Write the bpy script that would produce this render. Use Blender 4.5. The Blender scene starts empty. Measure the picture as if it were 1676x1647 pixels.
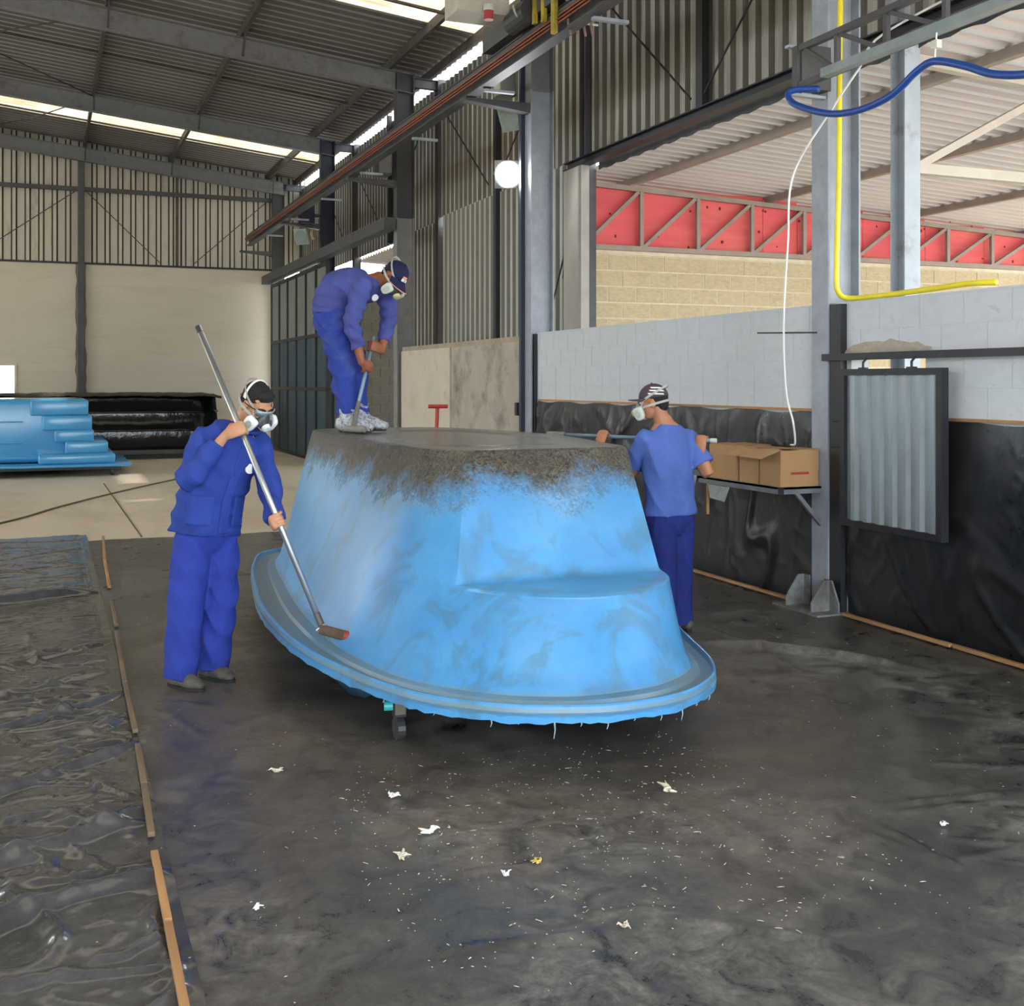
import bpy, bmesh, math, random
import numpy as np
from mathutils import Vector, Matrix, noise as mnoise
random.seed(7)
R = math.radians
scn = bpy.context.scene
COL = scn.collection

# ------------------------------------------------------------------ camera, sky, exposure
YAW = R(22.36)                      # the camera looks 22 degrees right of the long axis of the hall
cam_d = bpy.data.cameras.new('camera')
cam_d.sensor_width = 36.0
cam_d.lens = 1850 / 1676 * 36.0
cam_d.shift_y = -198.5 / 1676
cam_d.clip_end = 300
cam = bpy.data.objects.new('camera', cam_d)
cam.location = (0, 0, 1.70)
cam.rotation_euler = (R(90), 0, -YAW)
COL.objects.link(cam)
scn.camera = cam

world = bpy.data.worlds.new('sky'); scn.world = world
world.use_nodes = True
wn = world.node_tree
wn.nodes['Background'].inputs['Color'].default_value = (0.86, 0.94, 1.0, 1)
wn.nodes['Background'].inputs['Strength'].default_value = 5.0
sun_d = bpy.data.lights.new('sun', 'SUN'); sun_d.energy = 8.0; sun_d.angle = R(3); sun_d.color = (1.0, 0.94, 0.84)
sun = bpy.data.objects.new('sun', sun_d); COL.objects.link(sun)
sun.rotation_euler = (R(-8), R(48), 0)      # from the right, above the neighbouring shed
vs = scn.view_settings
vs.view_transform = 'Standard'; vs.look = 'None'; vs.gamma = 1.0; vs.use_curve_mapping = False
vs.exposure = 0.86
scn.cycles.use_denoising = True
scn.cycles.use_adaptive_sampling = True
scn.cycles.adaptive_threshold = 0.05
scn.cycles.max_bounces = 5
scn.cycles.diffuse_bounces = 3
scn.cycles.glossy_bounces = 2
scn.cycles.sample_clamp_indirect = 6.0

# ------------------------------------------------------------------ materials
MATS = {}
def srgb(r, g, b):
    f = lambda c: (c/255/12.92) if c/255 <= .04045 else ((c/255+.055)/1.055)**2.4
    return (f(r), f(g), f(b))
def node(nt, t, **kw):
    n = nt.nodes.new(t)
    for k, v in kw.items():
        if k in n.inputs: n.inputs[k].default_value = v
        else: setattr(n, k, v)
    return n
def M(name, col, rough=.6, metal=0., var=.18, scale=4., bump=0., bscale=40., stretch=(1,1,1), spec=.5, dirt=None, dirt_amt=.5, dirt_scale=3., alpha=None, coat=0.):
    """plain procedural surface: colour mottled by noise, optional dirt colour by a second noise, fine bump"""
    if name in MATS: return MATS[name]
    m = bpy.data.materials.new(name); m.use_nodes = True; nt = m.node_tree
    b = nt.nodes['Principled BSDF']
    tc = node(nt, 'ShaderNodeTexCoord'); oi = node(nt, 'ShaderNodeObjectInfo')
    mp = node(nt, 'ShaderNodeMapping'); mp.inputs['Scale'].default_value = stretch
    nt.links.new(tc.outputs['Object'], mp.inputs['Vector'])
    rv = node(nt, 'ShaderNodeVectorMath', operation='SCALE'); rv.inputs[0].default_value = (31, 17, 23)
    nt.links.new(oi.outputs['Random'], rv.inputs['Scale'])
    nt.links.new(rv.outputs[0], mp.inputs['Location'])
    n1 = node(nt, 'ShaderNodeTexNoise', Scale=scale, Detail=6., Roughness=.62)
    nt.links.new(mp.outputs[0], n1.inputs['Vector'])
    c = Vector(col)
    r1 = node(nt, 'ShaderNodeValToRGB')
    r1.color_ramp.elements[0].position = .3; r1.color_ramp.elements[1].position = .7
    r1.color_ramp.elements[0].color = (*(c*(1-var)), 1); r1.color_ramp.elements[1].color = (*[min(1, x) for x in c*(1+var)], 1)
    nt.links.new(n1.outputs['Fac'], r1.inputs['Fac'])
    out = r1.outputs['Color']
    if dirt is not None:
        n2 = node(nt, 'ShaderNodeTexNoise', Scale=dirt_scale, Detail=8., Roughness=.7)
        nt.links.new(mp.outputs[0], n2.inputs['Vector'])
        r2 = node(nt, 'ShaderNodeMapRange'); r2.inputs[1].default_value = .62-.3*dirt_amt; r2.inputs[2].default_value = .75
        nt.links.new(n2.outputs['Fac'], r2.inputs[0])
        mx = node(nt, 'ShaderNodeMix', data_type='RGBA'); mx.inputs['B'].default_value = (*dirt, 1)
        nt.links.new(r2.outputs[0], mx.inputs['Factor']); nt.links.new(out, mx.inputs['A'])
        out = mx.outputs['Result']
    nt.links.new(out, b.inputs['Base Color'])
    b.inputs['Roughness'].default_value = rough; b.inputs['Metallic'].default_value = metal
    b.inputs['Specular IOR Level'].default_value = spec
    b.inputs['Coat Weight'].default_value = coat
    if bump > 0:
        nb = node(nt, 'ShaderNodeTexNoise', Scale=bscale, Detail=5., Roughness=.6)
        nt.links.new(mp.outputs[0], nb.inputs['Vector'])
        bp = node(nt, 'ShaderNodeBump', Strength=bump, Distance=.02)
        nt.links.new(nb.outputs['Fac'], bp.inputs['Height']); nt.links.new(bp.outputs[0], b.inputs['Normal'])
    MATS[name] = m
    return m

STEEL   = M('painted steel grey', srgb(112,115,120), .5, .0, .2, 6, dirt=srgb(70,68,66), dirt_amt=.3)
STEEL_D = M('dark painted steel', srgb(72,72,74), .55, .0, .25, 6, dirt=srgb(48,44,42), dirt_amt=.35)
STEEL_B = M('black steel', srgb(34,35,40), .5, .0, .25, 8)
STEEL_L = M('light grey steel', srgb(160,168,176), .5, .0, .12, 5, dirt=srgb(110,110,110), dirt_amt=.2)
RUST    = M('rusty brown steel', srgb(78,70,64), .7, .0, .3, 7, dirt=srgb(48,42,40), dirt_amt=.5)
RAFTER  = M('rafter steel', srgb(124,124,124), .6, .0, .2, 3, dirt=srgb(80,72,64), dirt_amt=.4)
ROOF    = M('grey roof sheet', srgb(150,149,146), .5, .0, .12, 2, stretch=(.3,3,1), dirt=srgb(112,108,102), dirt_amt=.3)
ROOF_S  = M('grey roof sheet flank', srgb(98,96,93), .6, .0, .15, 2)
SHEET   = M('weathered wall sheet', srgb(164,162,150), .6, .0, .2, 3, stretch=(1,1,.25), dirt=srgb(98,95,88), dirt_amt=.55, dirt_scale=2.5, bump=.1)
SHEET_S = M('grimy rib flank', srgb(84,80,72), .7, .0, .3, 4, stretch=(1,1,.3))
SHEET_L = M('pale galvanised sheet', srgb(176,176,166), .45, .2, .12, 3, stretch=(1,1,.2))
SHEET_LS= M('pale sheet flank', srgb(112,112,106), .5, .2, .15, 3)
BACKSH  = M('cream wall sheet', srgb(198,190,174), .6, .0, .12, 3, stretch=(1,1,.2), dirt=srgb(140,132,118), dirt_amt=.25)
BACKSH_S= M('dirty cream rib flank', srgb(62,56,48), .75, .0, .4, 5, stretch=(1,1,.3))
PLASTER = M('cream plaster', srgb(202,192,174), .8, .0, .05, 1.2, bump=.2, bscale=9, stretch=(.3,.3,1.6), dirt=srgb(190,178,158), dirt_amt=.3)
WHITEBLK= M('white painted block', srgb(196,201,206), .7, .0, .06, 3, bump=.15, bscale=60, dirt=srgb(172,174,176), dirt_amt=.12, dirt_scale=3)
JOINT   = M('painted joint', srgb(176,180,184), .8, .0, .08, 6)
BLOCK   = M('raw concrete block', srgb(204,186,150), .9, .0, .12, 7, bump=.5, bscale=70, dirt=srgb(184,164,128), dirt_amt=.4)
MORTAR  = M('pale mortar', srgb(218,206,178), .9, .0, .1, 9, bump=.4, bscale=50)
GREYBLK = M('grey concrete block', srgb(120,118,108), .9, .0, .15, 5, bump=.4, bscale=60)
GREYMOR = M('grey mortar', srgb(140,138,126), .9, .0, .1, 9)
CONCRETE= M('hall concrete floor', srgb(206,194,176), .7, .0, .08, .9, bump=.06, bscale=30, stretch=(1,.35,1), dirt=srgb(174,160,142), dirt_amt=.45, dirt_scale=.8)
CEMENT  = M('cement pillar', srgb(170,166,158), .85, .0, .1, 4, bump=.2, bscale=40)
BOARD   = M('pale board', srgb(196,186,170), .7, .0, .06, 2, dirt=srgb(170,158,140), dirt_amt=.25)
BOARD2  = M('stained render', srgb(168,162,150), .85, .0, .1, 2.5, dirt=srgb(98,92,84), dirt_amt=.5, dirt_scale=2.2, bump=.2)
REDPLY  = M('red stained plywood', srgb(224,88,92), .6, .0, .12, 2.2, stretch=(.35,1,2.2), dirt=srgb(234,120,104), dirt_amt=.5, dirt_scale=1.6)
KNOT    = M('dark red knot', srgb(120,20,30), .7, .0, .2, 20)
NROOF   = M('white roof sheet', srgb(222,212,204), .55, .0, .05, 2)
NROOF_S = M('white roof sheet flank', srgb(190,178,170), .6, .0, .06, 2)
TRUSS   = M('taupe truss paint', srgb(148,134,122), .55, .0, .12, 5)
TRUSS_L = M('cream truss paint', srgb(186,176,162), .55, .0, .1, 5)
BLACKTARP = None
WOODB   = M('batten wood', srgb(176,132,88), .75, .0, .25, 9, stretch=(1,.15,1), bump=.2, bscale=60, dirt=srgb(92,76,60), dirt_amt=.45)
WOODG   = M('dusty batten wood', srgb(124,104,82), .8, .0, .25, 9, stretch=(1,.15,1), dirt=srgb(70,62,54), dirt_amt=.5)
CARD    = M('brown cardboard', srgb(176,138,96), .8, .0, .06, 3)
CARD_D  = M('cardboard inside', srgb(120,88,58), .85, .0, .06, 3)
REDINK  = M('red print', srgb(170,62,44), .7, .0, .1, 10)
WHITE   = M('white plastic', srgb(228,230,228), .4, .0, .04, 6)
OFFWHITE= M('grey white plastic', srgb(200,202,192), .45, .0, .06, 8)
DKRUB   = M('dark grey rubber', srgb(52,54,56), .45, .0, .15, 8)
BLUEH   = M('blue hose', srgb(34,72,150), .4, .0, .1, 8)
YELLOWH = M('yellow hose', srgb(226,210,40), .4, .0, .08, 8)
YELLOW  = M('yellow paint', srgb(180,160,48), .55, .0, .25, 8, dirt=srgb(96,84,40), dirt_amt=.4)
REDP    = M('red paint', srgb(176,44,34), .5, .0, .15, 8)
REDCUP  = M('faded red plastic', srgb(176,52,60), .5, .0, .12, 8)
COPPER  = M('orange conductor bar', srgb(140,78,56), .5, .2, .2, 9)
ALU     = M('aluminium tube', srgb(190,194,198), .32, .85, .06, 12)
POLEB   = M('blue grey pole', srgb(120,140,156), .4, .2, .15, 12, stretch=(1,1,.2))
TEAL    = M('teal gate sheet', srgb(70,96,104), .5, .1, .15, 3, stretch=(1,1,.2), dirt=srgb(104,112,104), dirt_amt=.35)
TEAL_T  = M('grey upper gate sheet', srgb(128,130,120), .55, .1, .15, 3, stretch=(1,1,.2))
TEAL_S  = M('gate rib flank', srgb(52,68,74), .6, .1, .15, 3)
GALV    = M('galvanised shutter', srgb(150,160,166), .42, .45, .14, 6, stretch=(1,1,.3), dirt=srgb(140,134,118), dirt_amt=.3, bump=.12, bscale=50)
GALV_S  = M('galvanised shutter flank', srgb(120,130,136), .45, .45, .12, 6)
FLOORN  = M('yard ground', srgb(178,172,164), .9, .0, .12, 2)
SCUFF   = M('patched mortar', srgb(168,160,146), .9, .0, .15, 12, bump=.7, bscale=30)
NAVYP   = M('navy steel', srgb(38,44,66), .5, .0, .15, 5)
GREYPL  = M('grey lamp housing', srgb(140,146,140), .5, .1, .15, 7)
TANLAMP = M('tan lamp back', srgb(166,148,128), .6, .0, .15, 9)

# the skylight sheets: cream fibreglass that lets daylight through
def skylight_mat():
    m = bpy.data.materials.new('cream translucent sheet'); m.use_nodes = True; nt = m.node_tree
    nt.nodes.remove(nt.nodes['Principled BSDF']); o = nt.nodes['Material Output']
    tr = node(nt, 'ShaderNodeBsdfTranslucent'); df = node(nt, 'ShaderNodeBsdfDiffuse', Color=(.75,.68,.5,1))
    tc = node(nt, 'ShaderNodeTexCoord'); mp = node(nt, 'ShaderNodeMapping'); mp.inputs['Scale'].default_value = (.5,5,1)
    n = node(nt, 'ShaderNodeTexNoise', Scale=2., Detail=6.)
    rp = node(nt, 'ShaderNodeValToRGB'); rp.color_ramp.elements[0].position=.35; rp.color_ramp.elements[1].position=.6
    rp.color_ramp.elements[0].color=(.12,.09,.055,1); rp.color_ramp.elements[1].color=(.24,.21,.15,1)
    nt.links.new(tc.outputs['Object'], mp.inputs[0]); nt.links.new(mp.outputs[0], n.inputs['Vector'])
    nt.links.new(n.outputs['Fac'], rp.inputs[0]); nt.links.new(rp.outputs[0], tr.inputs['Color'])
    mx = node(nt, 'ShaderNodeMixShader', Fac=.25)
    nt.links.new(tr.outputs[0], mx.inputs[1]); nt.links.new(df.outputs[0], mx.inputs[2]); nt.links.new(mx.outputs[0], o.inputs[0])
    return m
SKYL = skylight_mat()
def thin_white():
    m = bpy.data.materials.new('white sheet, faintly translucent'); m.use_nodes = True; nt = m.node_tree
    nt.nodes.remove(nt.nodes['Principled BSDF'])
    tr = node(nt, 'ShaderNodeBsdfTranslucent', Color=(.06,.057,.055,1)); df = node(nt, 'ShaderNodeBsdfDiffuse', Color=(.76,.72,.69,1))
    mx = node(nt, 'ShaderNodeMixShader', Fac=.7)
    nt.links.new(tr.outputs[0], mx.inputs[1]); nt.links.new(df.outputs[0], mx.inputs[2]); nt.links.new(mx.outputs[0], nt.nodes['Material Output'].inputs[0])
    return m
NROOF = thin_white()

def two_tone(name, zc, low, high, rough=.5):
    """paint that changes colour at a fixed height on the column (two coats of different paint)"""
    m = bpy.data.materials.new(name); m.use_nodes = True; nt = m.node_tree; b = nt.nodes['Principled BSDF']
    g = node(nt, 'ShaderNodeNewGeometry'); sp = node(nt, 'ShaderNodeSeparateXYZ'); nt.links.new(g.outputs['Position'], sp.inputs[0])
    gt = node(nt, 'ShaderNodeMath', operation='GREATER_THAN'); gt.inputs[1].default_value = zc; nt.links.new(sp.outputs['Z'], gt.inputs[0])
    mx = node(nt, 'ShaderNodeMix', data_type='RGBA'); mx.inputs['A'].default_value = (*low,1); mx.inputs['B'].default_value = (*high,1)
    nt.links.new(gt.outputs[0], mx.inputs['Factor'])
    n = node(nt, 'ShaderNodeTexNoise', Scale=5., Detail=7., Roughness=.7); nt.links.new(g.outputs['Position'], n.inputs['Vector'])
    mr = node(nt, 'ShaderNodeMapRange'); mr.inputs[1].default_value=.3; mr.inputs[2].default_value=.7; mr.inputs[3].default_value=.78; mr.inputs[4].default_value=1.12
    nt.links.new(n.outputs['Fac'], mr.inputs[0])
    mu = node(nt, 'ShaderNodeVectorMath', operation='SCALE'); nt.links.new(mx.outputs['Result'], mu.inputs[0]); nt.links.new(mr.outputs[0], mu.inputs['Scale'])
    nt.links.new(mu.outputs[0], b.inputs['Base Color']); b.inputs['Roughness'].default_value = rough
    return m
COLPAINT  = two_tone('column paint two coats', 4.42, srgb(132,132,132), srgb(66,66,70))
COLPAINT1 = two_tone('column paint near', 5.2, srgb(150,156,166), srgb(120,122,126))

# ------------------------------------------------------------------ mesh helpers
def link(o, parent=None):
    COL.objects.link(o)
    if parent is not None: o.parent = parent
    return o
def mesh(name, verts, faces, mat, parent=None, smooth=False, mats=None, idx=None):
    me = bpy.data.meshes.new(name)
    me.from_pydata([tuple(v) for v in verts], [], faces)
    for m in (mats or [mat]): me.materials.append(m)
    if idx is not None: me.polygons.foreach_set('material_index', idx)
    if smooth: me.polygons.foreach_set('use_smooth', [True]*len(me.polygons))
    me.update()
    return link(bpy.data.objects.new(name, me), parent)
def tag(o, label=None, cat=None, group=None, kind=None):
    if label: o['label'] = label
    if cat: o['category'] = cat
    if group: o['group'] = group
    if kind: o['kind'] = kind
    return o
def empty(name, loc=(0,0,0), rz=0., parent=None):
    o = bpy.data.objects.new(name, None); o.empty_display_size = .1
    o.location = loc; o.rotation_euler = (0,0,rz)
    return link(o, parent)
BOXF = [(0,3,2,1),(4,5,6,7),(0,1,5,4),(1,2,6,5),(2,3,7,6),(3,0,4,7)]
class MB:
    """collects shapes into one mesh"""
    def __init__(s): s.v=[]; s.f=[]
    def add(s, v, f):
        n=len(s.v); s.v += [Vector(p) for p in v]; s.f += [tuple(i+n for i in q) for q in f]; return s
    def box(s, x0,x1,y0,y1,z0,z1):
        return s.add([(x0,y0,z0),(x1,y0,z0),(x1,y1,z0),(x0,y1,z0),(x0,y0,z1),(x1,y0,z1),(x1,y1,z1),(x0,y1,z1)], BOXF)
    def bar(s, p, q, w, h, up=(0,0,1)):
        p=Vector(p); q=Vector(q); t=(q-p).normalized(); up=Vector(up)
        if abs(t.dot(up))>.98: up=Vector((0,1,0))
        a=t.cross(up).normalized(); b=a.cross(t)
        v=[]
        for c in (p,q):
            for sa,sb in ((-1,-1),(1,-1),(1,1),(-1,1)): v.append(c+a*sa*w/2+b*sb*h/2)
        return s.add(v, [(0,1,2,3),(7,6,5,4),(0,4,5,1),(1,5,6,2),(2,6,7,3),(3,7,4,0)])
    def ibeam(s, p, q, w, h, t=.012, up=(0,0,1)):
        p=Vector(p); q=Vector(q); d=(q-p).normalized(); up=Vector(up)
        if abs(d.dot(up))>.98: up=Vector((1,0,0))
        a=d.cross(up).normalized(); b=a.cross(d)
        o=b*(h/2-t/2)
        s.bar(p+o,q+o,w,t,up); s.bar(p-o,q-o,w,t,up); s.bar(p,q,t*.8,h-2*t,up); return s
    def tube(s, pts, r, n=10, caps=True):
        pts=[Vector(p) for p in pts]; rs = r if isinstance(r,(list,tuple)) else [r]*len(pts)
        base=len(s.v); prev=None
        for i,p in enumerate(pts):
            t=(pts[min(i+1,len(pts)-1)]-pts[max(i-1,0)]).normalized()
            if prev is None:
                up=Vector((0,0,1)) if abs(t.z)<.9 else Vector((1,0,0))
                a=t.cross(up).normalized()
            else:
                a=(prev-t*prev.dot(t)).normalized()
            prev=a; b=t.cross(a)
            for k in range(n):
                an=2*math.pi*k/n; s.v.append(p+(a*math.cos(an)+b*math.sin(an))*rs[i])
        for i in range(len(pts)-1):
            for k in range(n):
                k2=(k+1)%n; s.f.append((base+i*n+k, base+i*n+k2, base+(i+1)*n+k2, base+(i+1)*n+k))
        if caps:
            s.f.append(tuple(base+k for k in range(n))[::-1]); e=base+(len(pts)-1)*n
            s.f.append(tuple(e+k for k in range(n)))
        return s
    def ball(s, c, r, n=14, m=9, M3=None):
        c=Vector(c); r=Vector(r) if not isinstance(r,(int,float)) else Vector((r,r,r)); base=len(s.v)
        def P(x): return c+(M3@x if M3 is not None else x)
        s.v.append(P(Vector((0,0,-r.z))))
        for i in range(1,m):
            th=-math.pi/2+math.pi*i/m
            for k in range(n):
                an=2*math.pi*k/n; s.v.append(P(Vector((r.x*math.cos(th)*math.cos(an), r.y*math.cos(th)*math.sin(an), r.z*math.sin(th)))))
        s.v.append(P(Vector((0,0,r.z)))); top=len(s.v)-1
        for k in range(n): s.f.append((base, base+1+(k+1)%n, base+1+k))
        for i in range(m-2):
            for k in range(n):
                a=base+1+i*n; s.f.append((a+k, a+(k+1)%n, a+n+(k+1)%n, a+n+k))
        a=base+1+(m-2)*n
        for k in range(n): s.f.append((a+k, a+(k+1)%n, top))
        return s
    def rings(s, rings, closed=True, cap0=True, cap1=True):
        n=len(rings[0]); base=len(s.v)
        for r in rings: s.v += [Vector(p) for p in r]
        for i in range(len(rings)-1):
            for k in range(n if closed else n-1):
                k2=(k+1)%n; s.f.append((base+i*n+k, base+i*n+k2, base+(i+1)*n+k2, base+(i+1)*n+k))
        if cap0: s.f.append(tuple(base+k for k in range(n))[::-1])
        if cap1: s.f.append(tuple(base+(len(rings)-1)*n+k for k in range(n)))
        return s
    def prism(s, poly, d):
        d=Vector(d); a=[Vector(p) for p in poly]; n=len(a); base=len(s.v)
        s.v += a + [p+d for p in a]
        s.f.append(tuple(base+i for i in range(n))[::-1]); s.f.append(tuple(base+n+i for i in range(n)))
        for i in range(n): j=(i+1)%n; s.f.append((base+i, base+j, base+n+j, base+n+i))
        return s
    def build(s, name, mat, parent=None, smooth=False, bevel=0., seg=2):
        o = mesh(name, s.v, s.f, mat, parent, smooth)
        bm=bmesh.new(); bm.from_mesh(o.data)
        if bevel>0:
            bmesh.ops.bevel(bm, geom=[e for e in bm.edges if len(e.link_faces)==2 and e.calc_face_angle(0)>.4], offset=bevel, segments=seg, affect='EDGES', profile=.5)
        bmesh.ops.recalc_face_normals(bm, faces=bm.faces); bm.to_mesh(o.data); bm.free()
        if smooth or bevel>0:
            o.data.polygons.foreach_set('use_smooth',[True]*len(o.data.polygons))
            if bevel>0 and not smooth: sharpen(o, 40)
        return o
def sharpen(o, deg=40):
    me=o.data; bm=bmesh.new(); bm.from_mesh(me)
    for e in bm.edges: e.smooth = not (len(e.link_faces)==2 and e.calc_face_angle(0)>R(deg))
    bm.to_mesh(me); bm.free()
def box(name, x0,x1,y0,y1,z0,z1, mat, parent=None, bevel=0.):
    return MB().box(x0,x1,y0,y1,z0,z1).build(name, mat, parent, bevel=bevel)
def corr(name, o, u, v, n, W, L, pitch, dep, mats, parent, flat=.32, crest=.32):
    """profiled steel sheet: ribs repeat along u, run along v, stand proud along n; flank faces take mats[1]"""
    o=Vector(o); u=Vector(u); v=Vector(v); n=Vector(n)
    sl=(1-flat-crest)/2; prof=[(0,0),(flat,0),(flat+sl,1),(flat+sl+crest,1),(1,0)]
    cnt=int(round(W/pitch)); pts=[]
    for i in range(cnt):
        for k,(a,h) in enumerate(prof[:-1]): pts.append(((i+a)*pitch,h*dep))
    pts.append((cnt*pitch,0))
    vs=[]; fs=[]; ix=[]
    for a,h in pts: vs += [o+u*a+n*h, o+u*a+n*h+v*L]
    for i in range(len(pts)-1):
        fs.append((2*i,2*i+2,2*i+3,2*i+1)); ix.append(1 if i%2==1 else 0)
    return mesh(name, vs, fs, None, parent, mats=mats, idx=ix)
def pathpts(ctrl, per=8):
    """Catmull-Rom through control points"""
    c=[Vector(p) for p in ctrl]; out=[]
    for i in range(len(c)-1):
        p0=c[max(i-1,0)]; p1=c[i]; p2=c[i+1]; p3=c[min(i+2,len(c)-1)]
        for k in range(per):
            t=k/per
            out.append(.5*((2*p1)+(p2-p0)*t+(2*p0-5*p1+4*p2-p3)*t*t+(3*p1-p0-3*p2+p3)*t**3))
    out.append(c[-1]); return out
def copy_tree(o, parent=None):
    c=o.copy(); COL.objects.link(c); c.parent=parent
    for ch in list(o.children): copy_tree(ch, c)
    return c

# ================================================================== THE SETTING
BAYS = [1.4, 6.95, 12.5, 18.1, 23.7, 29.2]      # column lines along the hall
YB = 29.32                                       # face of the back wall
RIDGE = -5.0
def ztop(x): return 6.85 + .108*(5.4-x) if x > RIDGE else 6.85 + .108*(5.4-RIDGE) - .108*(RIDGE-x)

# ---- floor
floor = tag(box('floor', -16, 5.6, -5, 29.6, -.2, 0, CONCRETE), 'pale tan concrete slab of the hall', kind='structure')
JNT = M('dirty floor joint', srgb(92,80,66), .9, .0, .2, 8)
jp = pathpts([(-2.2,12.0,.0),(-.52,14.81,.0),(.18,16.52,.0),(1.07,18.45,.0),(2.09,20.4,.0),(3.4,22.8,.0)], 6)
MB().tube([(p.x,p.y,.004) for p in jp], .018, 6).build('expansion_joint', JNT, floor)
MB().tube([(.876,20.0,.002),(.957,13.0,.002)], .010, 6).build('expansion_joint', JNT, floor)

# ---- roof of the hall
ceiling = tag(empty('ceiling'), 'low pitched steel roof with ribbed sheets and cream daylight strips', kind='structure')
def roofsheet(name, y0, w, mats):
    for x0, x1 in ((6.21, RIDGE), (RIDGE, -16.0)):
        d = Vector((x1-x0, 0, ztop(x1)-ztop(x0))); L = d.length; d.normalize()
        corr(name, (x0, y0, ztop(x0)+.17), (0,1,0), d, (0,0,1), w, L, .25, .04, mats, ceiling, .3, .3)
STRIPS = [(2.5,5.0),(13.4,15.9),(25.0,27.0)]  # nearest strip lies out of view, added to let daylight in
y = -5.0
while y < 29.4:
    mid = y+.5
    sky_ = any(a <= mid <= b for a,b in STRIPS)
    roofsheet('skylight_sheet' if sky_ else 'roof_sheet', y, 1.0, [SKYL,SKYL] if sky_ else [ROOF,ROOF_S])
    y += 1.0
for x in (5.98, 5.25, 2.85, .85, -1.3, -3.4, -6.6, -9, -12):
    MB().box(-.03,.03,-5,29.45,0,.15).build('purlin', RUST if x > 0 else STEEL_D, ceiling).location = (x,0,ztop(x)+.01)
for yb in BAYS:
    yy = yb if yb < 29 else 29.12
    m = MB()
    m.ibeam((5.68,yy,ztop(5.68)-.17),(RIDGE,yy,ztop(RIDGE)-.17),.16,.32); m.ibeam((RIDGE,yy,ztop(RIDGE)-.17),(-15.8,yy,ztop(-15.8)-.17),.16,.32)
    m.build('rafter', RAFTER, ceiling)
    MB().ibeam((5.62,yy,ztop(5.7)-.12),(6.2,yy,ztop(6.2)-.08),.1,.16).build('rafter_tail', STEEL_D, ceiling)
    for x in (2.85,.85,-1.3):                                  # flange braces from purlin to rafter foot
        MB().bar((x,yy-.3,ztop(x)+.02),(x,yy-.04,ztop(x)-.30),.03,.03).build('flange_brace', STEEL_D, ceiling)
for a,b in zip(BAYS[:-1],BAYS[1:]):
    yy=(a+b)/2-.1
    MB().bar((5.9,yy,ztop(5.9)+.06),(RIDGE,yy,ztop(RIDGE)+.06),.05,.035).build('sag_rod', RUST, ceiling)
for p,q in (((-3.4,18.2,ztop(-3.4)),(.85,23.6,ztop(.85)-.05)),((-3.4,23.6,ztop(-3.4)),(.85,18.2,ztop(.85)-.05)),((-1.5,29.0,ztop(-1.5)),(.85,23.9,ztop(.85)))):
    MB().tube([p,(Vector(p)+Vector(q))/2-Vector((0,0,.10)),q],.012,6).build('brace_rod', STEEL_B, ceiling)

# ---- back wall
wall_back = tag(empty('wall_back'), 'back wall of cream plaster below and ribbed cream sheets above', kind='structure')
ZW = 4.55
for (x0,x1,z0,z1) in ((-16,-1.95,0,ZW),(-1.95,-.67,0,1.1),(-1.95,-.67,2.13,ZW),(-.67,5.36,0,ZW)):
    box('plaster', x0,x1,YB,YB+.2,z0,z1, PLASTER, wall_back)
xw=-8.0
while xw < 5.9:
    corr('wall_sheet', (xw+1.2,YB+.12,ZW+.02),(-1,0,0),(0,0,1),(0,-1,0),1.2,ztop(xw)-ZW+.16,.3,.04,[BACKSH,BACKSH_S],wall_back,.52,.24)
    xw += 1.2
box('girt', -16,5.4,YB-.06,YB+.02,6.32,6.42, STEEL_D, wall_back)
box('flashing', -16,5.4,YB-.02,YB+.10,ZW,ZW+.05, STEEL_B, wall_back)
MB().ibeam((.76,YB-.05,0),(.76,YB-.05,ztop(.76)-.3),.14,.2,up=(0,1,0)).build('column', STEEL_D, wall_back)
rn=random.Random(3)
for sx in (-1,1):                                              # ragged mortar along the column
    v=[];f=[]
    for i in range(24):
        z=i*ZW/23; w=.03+.05*rn.random()
        v += [(.76+sx*.06,YB-.012,z),(.76+sx*(.06+w),YB-.010,z)]
        if i: f.append((2*i-2,2*i-1,2*i+1,2*i))
    mesh('mortar_edge', v,f,M('mortar grey',srgb(128,118,106),.9),wall_back)
box('post', 2.98,3.04,YB-.0,YB+.06,ZW,ztop(3)-.3, RUST, wall_back)
for p,q in (((-1.2,4.95),(.62,6.30)),((.9,6.30),(2.6,4.65)),((5.2,6.30),(3.4,4.65))):
    MB().tube([(p[0],YB-.03,p[1]),(q[0],YB-.03,q[1])],.012,6).build('brace_rod', STEEL_D, wall_back)
# window in the back wall
win = tag(empty('window_1',(-1.31,YB,1.1)), 'small bright window low in the back wall', kind='structure')
WF = M('window frame cream', srgb(206,206,178), .6)
m=MB(); m.box(-.64,.64,-.03,.12,0,.05); m.box(-.64,.64,-.03,.12,.98,1.03); m.box(-.64,-.59,-.03,.12,.05,.98); m.box(.59,.64,-.03,.12,.05,.98); m.box(-.02,.02,.02,.08,.05,.98)
m.build('window_frame', WF, win)
def glass_mat():
    m=bpy.data.materials.new('window glass'); m.use_nodes=True; nt=m.node_tree; nt.nodes.remove(nt.nodes['Principled BSDF'])
    t=node(nt,'ShaderNodeBsdfTransparent',Color=(.93,.96,.86,1)); g=node(nt,'ShaderNodeBsdfGlossy',Roughness=.05)
    x=node(nt,'ShaderNodeMixShader',Fac=.06); nt.links.new(t.outputs[0],x.inputs[1]); nt.links.new(g.outputs[0],x.inputs[2]); nt.links.new(x.outputs[0],nt.nodes['Material Output'].inputs[0]); return m
GLASS=glass_mat()
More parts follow.
